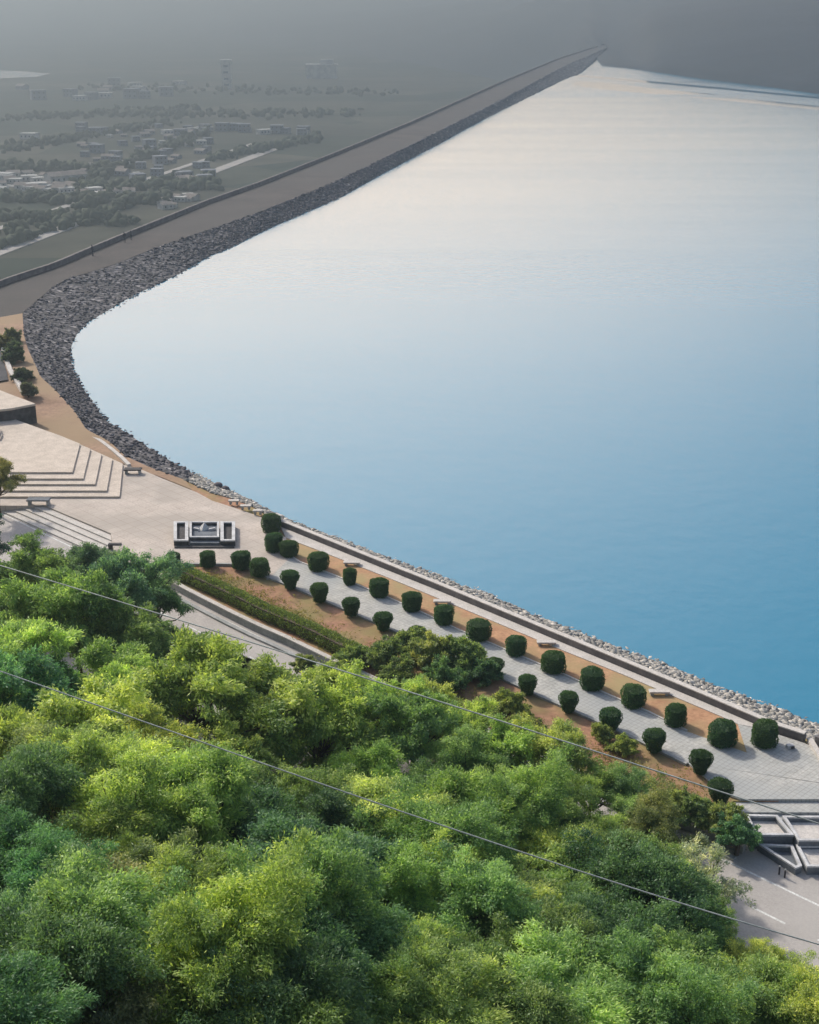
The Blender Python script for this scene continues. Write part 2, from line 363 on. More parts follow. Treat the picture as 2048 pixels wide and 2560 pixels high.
# calm streaks under the far shore
m, nt, b, out = new_mat('calm_lake_water'); b.inputs["Base Color"].default_value = (0.018, 0.12, 0.2, 1); b.inputs["IOR"].default_value = 1.33; b.inputs["Roughness"].default_value = 0.03
M['calm'] = m
for px in ([(1438,186),(1600,200),(1800,218),(2048,242),(2300,268),(2300,273),(2048,247),(1800,223),(1600,205),(1430,190)], [(1440,203),(1520,207),(1640,222),(1800,236),(1640,236),(1500,222),(1428,213)], [(1700,240),(1900,250),(2300,290),(2300,330),(2048,275),(1880,258)]):
    pp = [at(u, v, ZW + 0.006) for u, v in px]
    structure(fix(mesh('calm_water', pp, [tuple(range(len(pp)))[::-1]], M['calm'])))

# hills beyond the lake
def shore_r(az):
    return np.interp(az, [a for a, _ in SHORE], [b for _, b in SHORE])
SHORE = []
for u_, v_ in [(1490, 163), (1600, 176), (1750, 198), (2048, 237), (2300, 262)]:
    p_ = at(u_, v_, ZW); SHORE.append((math.degrees(math.atan2(p_[0], p_[1])), math.hypot(p_[0], p_[1])))
SHORE = [(6.5, 1200), (SHORE[0][0] - .25, 1170)] + SHORE + [(30, 640), (45, 760)]
na, nr = 150, 60
azs = np.linspace(-9, 45, na); hv = np.zeros((na, nr, 3))
for i, az in enumerate(azs):
    r0 = shore_r(az) if az > 7.0 else shore_r(7.0) + (7.0 - az) * 110
    for j in range(nr):
        t = j / (nr - 1); r = r0 + 2600 * t ** 1.6
        x, y = r * math.sin(R_(az)), r * math.cos(R_(az))
        nz = mnoise.fractal(Vector((x * 0.0022, y * 0.0022, 3.1)), 1.0, 2.1, 5)
        zb = ZW - 1.5 if az > 7.0 else np.interp(az, [-9, 5.5, 7.0], [ZPL - 2, ZPL - 2, ZW - 1.5])
        rk = max(r0, float(np.interp(az, [7.9, 9.6], [1180, r0])))
        if az > 7.0: zb += 2.6 * min(1.0, (r - r0) / 12.0)
        k = min(1.0, max(0.0, r - rk) / 700.0); amp = np.interp(az, [-9, -2, 5.5, 7], [0, 40, 92, 44]) if az < 7 else np.interp(az, [7, 12, 45], [44, 48, 52])
        hv[i, j] = (x, y, zb + amp * (k ** 0.8) * (0.86 + 0.30 * nz))
structure(mesh('hills', hv.reshape(-1, 3), grid_faces(na, nr)[:, ::-1], M['fargreen'], smooth=True))

# terrace soil, road apron, hillside
def poly_px(pts, z=0.0): return [tuple(at(u, v, 0)[:2]) for u, v in pts]
soil_poly = [tuple(p[:2]) for p in R3[15:]] + [tuple(p[:2]) for p in wout] + [tuple(at(2300, 1995)[:2]), tuple(at(1830, 1999)[:2]), tuple(at(1845, 2100)[:2])] + \
            [tuple(p[:2]) for p in KERB[::-1]] + poly_px([(302, 1400), (284, 1360), (280, 1330), (112, 1258), (60, 1258), (-200, 1258), (-200, 1000), (23, 1046)])
structure(prism('terrace_soil', soil_poly, -1.6, -0.10, M['soil2']))

kl = KD - 12.5
apron = []
for s in (-150, 160): apron.append(KE * s + KN * (kl - 0.5))
apron += [KE * 160 + KN * (KD + 0.4), KERB[-1][:2] + KN * 5, KERB[-1][:2] + KN * 0.4, KERB[0][:2] + KN * 0.4, at(300, 1385)[:2], at(150, 1240)[:2], np.array((-52, 108.)), np.array((-150, 160.))]
apron[2:4] = [np.array(at(2500, 2040)[:2]) + KN * 0, np.array(at(2300, 2040)[:2]), np.array(at(1835, 2040)[:2])]
structure(mesh('road', [(p[0], p[1], ZROAD) for p in apron], [tuple(range(len(apron)))], M['road']))
mb = MB()
def rp(s, d, z): q = KE * s + KN * d; return (q[0], q[1], z)
s0 = float(at(1881, 2268, ZROAD)[:2] @ KE); dmid = float(at(1881, 2268, ZROAD)[:2] @ KN); dedge = float(at(1990, 2236, ZROAD)[:2] @ KN)
dash = []; df = []
def strip(s1, s2, d, w):
    k = len(dash); dash.extend([rp(s1, d - w / 2, ZROAD + 0.004), rp(s2, d - w / 2, ZROAD + 0.004), rp(s2, d + w / 2, ZROAD + 0.004), rp(s1, d + w / 2, ZROAD + 0.004)]); df.append((k, k + 1, k + 2, k + 3))
for k in range(-14, 14): strip(s0 + k * 3.4, s0 + k * 3.4 + 1.75, dmid, 0.13)
for k in range(-16, 10): strip(s0 + k * 6.0, s0 + k * 6.0 + 6.0, dedge, 0.13)
structure(mesh('road_markings', dash, df, M['paint']))

def hill(x, y):
    d = kl - (x * KN[0] + y * KN[1])
    d = np.maximum(d, 0); z = ZROAD + 0.38 * np.minimum(d, 25) + 1.25 * np.maximum(d - 25, 0)
    return np.minimum(z, 38.3)
ns, nd2 = 120, 60
S = np.linspace(-110, 110, ns); D = np.linspace(-0.6, kl + 6, nd2); hv = np.zeros((ns, nd2, 3))
for i, s in enumerate(S):
    for j, d in enumerate(D):
        q = KE * s + KN * (kl - d); z = float(hill(q[0], q[1]))
        z += 0.5 * mnoise.noise(Vector((q[0] * 0.25, q[1] * 0.25, 0.0))) * min(1, max(0, d)) - (0.2 if d < 0 else 0)
        hv[i, j] = (q[0], q[1], z)
structure(mesh('hillside', hv.reshape(-1, 3), grid_faces(ns, nd2), M['hillsoil'], smooth=True))

# ------------------------------------------------------------------ paving of the terrace
BEDU = [(715,1343),(747,1357),(779,1369),(968,1443),(1080,1489),(1408,1626),(1560,1687),(1690,1743),(1799,1789),(1845,1810)]
BEDL = [(728,1392),(747,1405),(837,1440),(974,1497),(1064,1537),(1144,1575),(1224,1609),(1417,1691),(1517,1737),(1616,1779),(1716,1828),(1868,1882)]
KBL = [(676,1443),(690,1448),(765,1479),(846,1514),(922,1546),(1023,1590),(1249,1690),(1343,1734),(1486,1797),(1569,1835),(1660,1878),(1721,1908),(1815,1986)]
plaza_px = [(-200,1000),(23,1046),(151,1092),(200,1112),(307,1161),(359,1176),(406,1196),(493,1231),(531,1252),(583,1268),(640,1288),(690,1308),(702,1318)] + \
           [(696,1336),(715,1343),(728,1392),(676,1443),(640,1424),(600,1409),(298,1408),(281,1362),(277,1333),(110,1263),(60,1264),(-200,1264)]
def sheet(name, px, z0, z1, mat): return structure(prism(name, poly_px(px), z0, z1, mat))
sheet('plaza_pavement', plaza_px, -0.5, 0.0, M['plaza'])
walk_px = BEDL + [(1845,1810),(1924,1827),(2009,1855),(2048,1906),(2300,2100)] + [(2300,1997),(1850,1997),(1815,1986)] + KBL[::-1][1:]
walk_px = BEDL + [(1845,1810),(1924,1829),(2009,1857),(2330,2000),(2330,1998),(1850,1998)] + KBL[::-1]
sheet('walkway_pavement', walk_px, -0.5, 0.0, M['walk'])
sheet('wall_path', [(u, v + 1) for u, v in PWALL[:9]] + BEDU[::-1], -0.5, 0.004, M['pale'])
sheet('flower_bed_soil', BEDU + [(1868,1882)] + BEDL[::-1][1:], -0.5, -0.04, M['soil'])
# steps down at the near end of the walkway
mb = empty('terrace_steps', at(1950, 2015, -0.34)); mbi = [( (1838,1999),(2330,1999),(2330,2031),(1828,2031), -0.17), ((1828,2032),(2330,2032),(2330,2052),(1830,2052), -0.34)]
for a, b, c, d, z in mbi:
    P = [at(u, v, z)[:2] - np.array(at(1950, 2015, -0.34)[:2]) for u, v in (a, b, c, d)]
    prism('step', P, -0.9, z + 0.34, M['walk'], mb)
tag(mb, 'broad pale steps going down from the walkway towards the road', 'steps')

def ribbon_thing(name, path, w, z0, z1, mat, parent=None):
    v, f = ribbon(path, w, z0, z1); return fix(mesh(name, v, f, mat, parent))
# kerbs
o = ribbon_thing('stone_kerb', resample([at(u, v, 0) for u, v in KBL[:-1]], 60), -0.22, -0.3, 0.05, M['grey'])
tag(o, 'dark stone kerb between the grey walkway and the lower soil bed', 'kerb')
o = ribbon_thing('stone_kerb', resample([at(u, v, 0) for u, v in BEDL[:-1]], 60), 0.12, -0.3, 0.06, M['pale'])
tag(o, 'thin pale kerb along the near edge of the orange bed', 'kerb')
o = ribbon_thing('plaza_kerb', resample([at(u, v, 0) for u, v in [(298,1410),(560,1410),(605,1411),(640,1426),(674,1445)]], 30), -0.2, -0.6, 0.10, M['grey'])
tag(o, 'dark edged kerb along the near side of the plaza behind clipped bushes', 'kerb')
o = ribbon_thing('stone_kerb', resample([at(u, v, 0.12) for u, v in [(186,1066),(215,1084),(250,1105),(275,1124),(300,1145),(318,1163)]], 20), 0.35, -0.4, 0.2, M['pale'])
tag(o, 'short pale kerb on the brown bank between stage and dark rocks', 'kerb')
o = ribbon_thing('stone_kerb', resample([at(u, v, ZR) for u, v in [(2,870),(8,895),(20,930),(38,957),(54,984)]], 20), 0.5, 0.0, ZR + .25, M['pale'])
tag(o, 'curved pale kerb beside the dark shrubs at the left edge', 'kerb')
pr = [at(u, v, ZR) for u, v in [(-200,860),(0,868),(6,895),(17,930),(20,950),(-40,960),(-220,940)]]
structure(mesh('asphalt_road', [(p[0], p[1], ZR + .04) for p in pr], [tuple(range(len(pr)))[::-1]], M['asphalt']))
# retaining wall along the road
K2 = resample(KERB[1:], 60)
rw = empty('retaining_wall', K2[30] * np.array((1, 1, 0)) + np.array((0, 0, ZROAD)))
org = np.array(rw.location)
ribbon_thing('wall_face', K2 - org - np.array((KN[0] * .05, KN[1] * .05, 0)), 0.34, -0.1, 0.50, M['grey'], rw)
ribbon_thing('coping', K2 - org - np.array((KN[0] * .11, KN[1] * .11, 0)), 0.36, 0.503, 0.58, M['pale'], rw)
tag(rw, 'long low grey retaining wall between the hedge and the pale road', 'wall')
o = ribbon_thing('stone_kerb', resample([p - np.array((KN[0], KN[1], 0)) * 0.9 for p in KERB[1:]], 60), 0.3, ZROAD - 0.1, ZROAD + 0.14, M['grey'])
tag(o, 'grey roadside kerb at the foot of the retaining wall', 'kerb')

# sea wall along the promenade
sw = empty('sea_wall', (WALL[4][0], WALL[4][1], 0)); org = np.array((WALL[4][0], WALL[4][1], 0))
wl = resample(WALL, 80)
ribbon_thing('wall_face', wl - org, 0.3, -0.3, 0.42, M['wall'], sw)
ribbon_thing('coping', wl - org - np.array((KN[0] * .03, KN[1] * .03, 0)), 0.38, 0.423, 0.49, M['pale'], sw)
tag(sw, 'long low concrete parapet wall between the promenade path and the lake', 'wall')
p0 = WALL[0]; wp = empty('wall_pillar', (p0[0] - .35, p0[1] + .25, 0.0))
b = MB().box((0, 0, 0.4), (0.6, 0.6, 0.8), ROADDIR).build('shaft', M['white'], wp); bevel(b)
MB().box((0, 0, 0.84), (0.72, 0.72, 0.08), ROADDIR).build('cap', M['pale'], wp)
MB().box((0.0, -0.3, 0.45), (0.3, 0.04, 0.3), 0).build('panel', M['dark'], wp)
tag(wp, 'white pillar ending the parapet wall beside the stacked clipped bushes', 'pillar')
e1 = [at(u, v, 0) for u, v in [(2018,1853),(2034,1880),(2052,1908),(2120,1990)]]
o = ribbon_thing('edge_wall', resample(e1, 12), 0.3, -0.4, 0.22, M['pale'])
tag(o, 'pale edging wall turning down at the right end of the parapet', 'wall')
e2 = [at(u, v, 0) for u, v in [(2036,1862),(2140,1915),(2300,1990)]]
o = ribbon_thing('parapet_wall', resample(e2, 12), 0.36, -0.4, 0.55, M['wall'])
tag(o, 'short stretch of dark parapet wall at the right edge above the lake', 'wall')

# parapet of the dam
dp = empty('dam_parapet', (O3[4][0], O3[4][1], ZR)); org = np.array((O3[4][0], O3[4][1], ZR))
od = resample(O3, 200)
ribbon_thing('wall_face', od - org, 0.4, -0.3, 0.72, M['wall'], dp)
ribbon_thing('coping', od - org - np.array((0.05, 0, 0)), 0.46, 0.723, 0.80, M['wall'], dp)
tag(dp, 'long low parapet wall along the outer edge of the dam crest', 'wall')

# ------------------------------------------------------------------ rocks
ICO_V = []; bmx = bmesh.new(); bmesh.ops.create_icosphere(bmx, subdivisions=1, radius=1.0)
ICO_V = np.array([tuple(v.co) for v in bmx.verts]); ICO_F = np.array([[v.index for v in f.verts] for f in bmx.faces]); bmx.free()
bmx = bmesh.new(); bmesh.ops.create_icosphere(bmx, subdivisions=2, radius=1.0)
ICO2_V = np.array([tuple(v.co) for v in bmx.verts]); ICO2_F = np.array([[v.index for v in f.verts] for f in bmx.faces]); bmx.free()
def rocks(name, P, size, mat, squash=0.7):
    n = len(P); k = len(ICO_V)
    q = rng.normal(size=(n, 3, 3)); Q, _ = np.linalg.qr(q)
    sc = size[:, None] * np.stack([rng.uniform(.75, 1.35, n), rng.uniform(.6, 1.1, n), rng.uniform(.45, .9, n)], 1)
    V = ICO_V[None] * (1 + rng.uniform(-.28, .28, (n, k, 1))) * sc[:, None, :]
    V = np.einsum('nkj,nij->nki', V, Q); V[..., 2] *= squash
    V = V + P[:, None, :]
    F = (ICO_F[None] + (np.arange(n) * k)[:, None, None]).reshape(-1, 3)
    tone = np.repeat(rng.beta(1.6, 2.2, n), len(ICO_F))
    return mesh(name, V.reshape(-1, 3), F, mat, tone=tone)
cum = np.cumsum([s if i == 0 else s - 1 for i, s in enumerate(sec_n)])
def on_slope(i0, i1, count, tmin, tmax, power=1.0, dist_bias=True):
    idx = np.arange(i0, i1 - 1)
    seg = np.linalg.norm(Wl[idx + 1] - Wl[idx], axis=1) * 0.5 + np.linalg.norm(Rl[idx + 1] - Rl[idx], axis=1) * 0.5
    wdt = np.linalg.norm(Rl[idx] - Wl[idx], axis=1); rr = np.linalg.norm(Wl[idx][:, :2], axis=1)
    p = seg * wdt * (np.clip(170 / rr, 0, 1) ** 2 if dist_bias else 1); p /= p.sum()
    c = rng.choice(idx, count, p=p); f = rng.random(count)[:, None]
    A = Wl[c] * (1 - f) + Wl[c + 1] * f; B = Rl[c] * (1 - f) + Rl[c + 1] * f
    t = rng.uniform(tmin, tmax, count)[:, None]
    P = A + (B - A) * t; P[:, 2] -= 0.25 * (1 - np.clip(t[:, 0], 0, 1) ** 6)
    return P
P = on_slope(0, int(cum[2]), 36000, -0.06, 1.0); rr = np.linalg.norm(P[:, :2], axis=1)
o = rocks('riprap_rocks', P, rng.uniform(.16, .38, len(P)) * np.clip(rr / 230, 0.8, 3.0), M['rock'])
stuff(o, 'dark grey broken stones covering the water side of the dam', 'rocks')
P = on_slope(int(cum[2]) - 1, int(cum[4]), 12000, -0.12, 0.97, dist_bias=False)
o = rocks('riprap_rocks', P, rng.uniform(.1, .3, len(P)), M['rock2'])
stuff(o, 'pale broken stones between the promenade parapet and the water', 'rocks')
def boulder(u, v, z, s, mat, label, tn):
    V = ICO2_V * (1 + rng.uniform(-.14, .14, (len(ICO2_V), 1))) * np.array((1.2, .9, .75)) * s
    o = mesh('boulder', V, ICO2_F, mat, tone=np.full(len(ICO2_F), tn)); p = at(u, v, z); o.location = tuple(p); o.rotation_euler = (0, 0, rng.uniform(0, 6))
    return tag(o, label, 'boulder')
boulder(545, 1214, -1.2, 0.42, M['rock'], 'dark boulder at the waterline above the plaza, left of its twin', 0.6)
boulder(564, 1222, -1.2, 0.36, M['rock'], 'dark boulder at the waterline above the plaza, right of its twin', 0.5)
boulder(1029, 1417, -2.4, 0.34, M['rock'], 'small lone dark stone at the water edge behind the parapet wall', 0.0)

# ------------------------------------------------------------------ stage, stairs, podium
stg = empty('stepped_stage', at(150, 1200, 0)); org = np.array(at(150, 1200, 0))
lv = [(0.85, 1180, 181, (200, 1109)), (0.68, 1196, 208, (226, 1122)), (0.51, 1210, 238, (254, 1135)), (0.34, 1226, 267, (281, 1147)), (0.17, 1241, 299, (307, 1159))]
for i, (z, y, x, e) in enumerate(lv):
    px = [(-220, y), (x, y), e, (151, 1089), (23, 1043), (-220, 985)]
    P = [at(u, v, z)[:2] - org[:2] for u, v in px]
    prism('platform' if i == 0 else 'step', P, 0.003, z, M['step'], stg)
tag(stg, 'wide pale concrete stage with stepped edges on the plaza', 'stage')
st = empty('plaza_stairs', at(180, 1310, ZROAD)); org = np.array(at(180, 1310, ZROAD))
for k in range(5):
    a = np.array(at(60, 1242, 0)); b = np.array(at(277, 1334, 0)); z = -0.12 * (k + 1)
    nrm = np.array((b[1] - a[1], -(b[0] - a[0]), 0)); nrm /= np.linalg.norm(nrm)
    if nrm[1] > 0: nrm = -nrm
    q0 = nrm * (0.62 * k); q1 = nrm * (0.62 * (k + 1))
    e = (b - a) / np.linalg.norm(b - a)
    ev = at(281, 1362, 0) - b; ev = ev / float(ev @ nrm) if abs(float(ev @ nrm)) > .2 else nrm
    P = [a + q0 - org, b + ev * (.62 * k) - e * .03 - org, b + ev * (.62 * (k + 1)) - e * .03 - org, a + q1 - org]
    if z > ZROAD + 0.01: prism('step', [p[:2] for p in P], -0.1, z - ZROAD, M['pale'], st)
tag(st, 'pale stairs going down from the plaza to the paved road at left', 'stairs')
o = MB().box((0, 0, 0), (1.0, 0.35, 0.9)).build('end_wall', M['dark'])
o.location = tuple(at(288, 1372, -0.35)); bevel(o); tag(o, 'small dark end wall at the foot of the plaza stairs', 'wall')

pod = empty('podium', at(30, 1020, 0)); org = np.array(at(30, 1020, 0))
zt = 2.1
P = [at(u, v, zt)[:2] - org[:2] for u, v in [(-240, 925), (0, 975), (30, 987), (89, 1009), (26, 1021), (-240, 1047)]]
prism('base', [p * 0.985 for p in P], 0.0, zt - 0.22, M['dark'], pod)
bevel(prism('slab', P, zt - 0.217, zt, M['step'], pod))
tag(pod, 'raised flat podium with pale top and dark end face at left edge', 'podium')
ps = empty('podium_stairs', at(0, 1080, 0.85)); org = np.array(at(0, 1080, 0.85))
for k in range(6):
    z = 0.2 * (6 - k)
    P = [at(u + k * 0, v, 0.85 + z)[:2] - org[:2] for u, v in [(-60 + k * 7, 1040 + k * 9), (-14 + k * 4, 1040 + k * 9), (-20 + k * 4, 1052 + k * 9), (-68 + k * 7, 1052 + k * 9)]]
    prism('step', P, 0.003, z, M['step'], ps)
tag(ps, 'narrow pale stairs climbing from the stage to the podium', 'stairs')

def slab_bench(u, v, w, d, h, mat, label, rz=0.0, z=0.0, group=None):
    b = empty('bench', at(u, v, z), rz)
    s = MB().box((0, 0, h - .06), (w, d, .12)).build('seat', mat, b); bevel(s)
    for sx in (-1, 1): bevel(MB().box((sx * (w / 2 - .18), 0, (h - .12) / 2), (.18, d * .8, h - .125)).build('leg', M['grey'], b))
    return tag(b, label, 'bench', group)
slab_bench(333, 1184, 1.55, 0.7, 0.48, M['dark'], 'dark stone bench at the outer corner of the stepped stage')
slab_bench(98, 1262, 1.9, 0.8, 0.55, M['slate'], 'dark grey bench at the head of the plaza stairs below the stage')
gp = 'slab benches at the lake side of the plaza'
slab_bench(585, 1261, 0.9, .4, .4, M['pale'], 'thin pale slab bench on the plaza lake edge, farthest of three', z=0, group=gp)
slab_bench(615, 1274, 0.9, .4, .4, M['pale'], 'thin pale slab bench on the plaza lake edge, middle of three', group=gp)
slab_bench(645, 1286, 0.8, .4, .4, M['pale'], 'thin pale slab bench beside the clipped bush, nearest of three', group=gp)
for i, (u, v, nm) in enumerate([(880, 1413, 'first'), (1106, 1510, 'second'), (1366, 1613, 'third'), (1648, 1737, 'fourth')]):
    slab_bench(u, v, 1.25, .45, .3, M['pale'], 'pale concrete bench on the orange bed under the parapet, %s from the plaza' % nm, z=-0.04, group='benches along the sea wall bed')

# terraced white-rimmed basins by the road at the right
tb = empty('terraced_basin', at(1960, 2090, ZROAD)); org = np.array(at(1960, 2090, ZROAD))
def basin(px, zr_, floor, zbot, wallmat, rimw=0.16, tb=tb, org=org, ZROAD=ZROAD, floormat=M['grey']):
    P = np.array([at(u, v, zr_)[:2] - org[:2] for u, v in px]); c = P.mean(0)
    n = len(P); ins = []
    for i in range(n):
        a, b, d = P[i - 1], P[i], P[(i + 1) % n]
        e1 = (b - a) / np.linalg.norm(b - a); e2 = (d - b) / np.linalg.norm(d - b)
        n1 = np.array((-e1[1], e1[0])); n2 = np.array((-e2[1], e2[0]))
        if (c - b) @ n1 < 0: n1 = -n1
        if (c - b) @ n2 < 0: n2 = -n2
        ins.append(b + (n1 + n2) / (1 + n1 @ n2) * rimw)
    ins = np.array(ins); z = zr_ - ZROAD
    v = [(*p, z) for p in P] + [(*p, z) for p in ins] + [(*p, z - .1) for p in P] + [(*p, z - .1) for p in ins]
    f = []
    for i in range(n):
        j = (i + 1) % n
        f += [(i, j, n + j, n + i), (2*n + i, 2*n + j, 3*n + j, 3*n + i), (i, j, 2*n + j, 2*n + i), (n + i, n + j, 3*n + j, 3*n + i)]
    fix(mesh('rim', v, f, M['white'], tb))
    P2 = c + (P - c) * 0.985; I2 = c + (ins - c) * 1.01
    v = [(*p, zbot) for p in P2] + [(*p, z - .103) for p in P2] + [(*p, z - .103) for p in I2] + [(*p, z - floor) for p in I2]
    f = []
    for i in range(n):
        j = (i + 1) % n
        for k in range(3): f.append((k*n + i, k*n + j, (k+1)*n + j, (k+1)*n + i))
    f.append(tuple(3*n + i for i in range(n)))
    fix(mesh('basin_wall', v, f, wallmat, tb))
    v = [(*p, z - floor + .02) for p in (c + (ins - c) * 0.985)]
    mesh('basin_floor', v, [tuple(range(n))], floormat, tb)
basin([(1862,2035),(1944,2037),(1986,2087),(1890,2087)], 0.25, 0.32, 0.0, M['slate'], floormat=M['pale'])
basin([(1956,2039),(2110,2039),(2160,2101),(1997,2101)], 0.25, 0.32, 0.0, M['slate'], floormat=M['pale'])
basin([(1894,2108),(1983,2112),(2006,2164),(1990,2170)], -0.16, 0.36, 0.0, M['slate'], floormat=M['slate'])
basin([(1990,2111),(2120,2111),(2170,2166),(2018,2166)], -0.1, 0.2, 0.0, M['slate'], floormat=M['pale'])
tag(tb, 'terraced grey basins with white rims beside the road at right', 'basin')
# white rimmed block with three dark recesses on the plaza
mo = empty('stone_basin', at(510, 1350, 0)); mor = np.array(at(510, 1350, 0)); kw = dict(tb=mo, org=mor, ZROAD=0.0)
basin([(434,1303),(471,1303),(471,1351),(434,1351)], 0.5, 0.3, 0.0, M['dark'], 0.26, floormat=M['dark'], **kw)
basin([(474,1303),(548,1303),(548,1342),(474,1342)], 0.6, 0.3, 0.0, M['dark'], 0.17, floormat=M['slate'], **kw)
basin([(551,1303),(588,1303),(588,1351),(551,1351)], 0.5, 0.3, 0.0, M['dark'], 0.26, floormat=M['dark'], **kw)
prism('step', [at(u, v, .28)[:2] - mor[:2] for u, v in [(474,1346),(548,1346),(548,1357),(474,1357)]], 0.0, 0.28, M['slate'], mo)
prism('step', [at(u, v, .1)[:2] - mor[:2] for u, v in [(436,1362),(586,1362),(586,1368),(436,1368)]], 0.0, 0.1, M['dark'], mo)
ec = at(512, 1322, .34) - mor
em = MB().tube([ec + np.array((0, 0, -.05)), ec + np.array((0, 0, .2)), ec + np.array((0, 0, .5))], [.5, .34, .06], 4).build('finial', M['white'], mo)
for sx in (-1, 1): MB().box((ec[0] + sx * .62, ec[1] - .25, .42), (.5, .16, .16), sx * .5).build('emblem', M['white'], mo)
tag(mo, 'white rimmed stone block with three dark recesses on the plaza', 'basin')
for i, (u, v) in enumerate([(1948, 2178), (1962, 2186)]):
    b = empty('bollard', at(u, v + 8, ZROAD)); MB().tube([(0, 0, 0), (0, 0, .45)], [.045, .045], 8).build('post', M['dark'], b)
    MB().tube([(0, 0, .45), (0, 0, .5)], [.06, .035], 8).build('cap', M['grey'], b)
    tag(b, 'short dark post at the roadside below the white rimmed basins, %s of the pair' % ('left' if i == 0 else 'right'), 'bollard', 'roadside posts')
b = empty('lamp_box', at(1975, 1870, 0)); bevel(MB().box((0, 0, .12), (.42, .28, .2), .3).build('housing', M['white'], b)); MB().box((.12, -.17, .12), (.2, .06, .14), .3).build('front_panel', M['dark'], b)
tag(b, 'small white box on the grey paving right of last clipped bush', 'box')

# ------------------------------------------------------------------ foliage builders
def leaves(centers, n_each, spread, length, width, tone_c, up=0.5, droop=0.25, outward=None):
    """rhombic leaves scattered round cluster centres; returns verts, faces, tones"""
    K = len(centers); N = K * n_each
    c = np.repeat(centers, n_each, 0); d = rng.normal(size=(N, 3)); d /= np.linalg.norm(d, axis=1)[:, None]
    r = rng.random(N) ** 0.5
    s = np.repeat(spread, n_each)[:, None] if np.ndim(spread) else spread
    pos = c + d * r[:, None] * s * np.array((1, 1, .7))
    ax = d * 0.8 + rng.normal(size=(N, 3)) * 0.6; ax[:, 2] -= droop
    ax /= np.linalg.norm(ax, axis=1)[:, None]
    nm = rng.normal(size=(N, 3)) + np.array((0, 0, up * 2)) + d * 0.6
    sd = np.cross(ax, nm); sd /= np.linalg.norm(sd, axis=1)[:, None] + 1e-9
    L = length * rng.uniform(.6, 1.4, N)[:, None]; Wd = width * rng.uniform(.7, 1.3, N)[:, None]
    V = np.stack([pos, pos + ax * L * .45 + sd * Wd, pos + ax * L, pos + ax * L * .45 - sd * Wd], 1).reshape(-1, 3)
    F = np.arange(N * 4).reshape(N, 4)
    t = np.clip(np.repeat(tone_c, n_each) + rng.normal(0, .22, N) + 0.10 * d[:, 2], 0, 1)
    return V, F, t
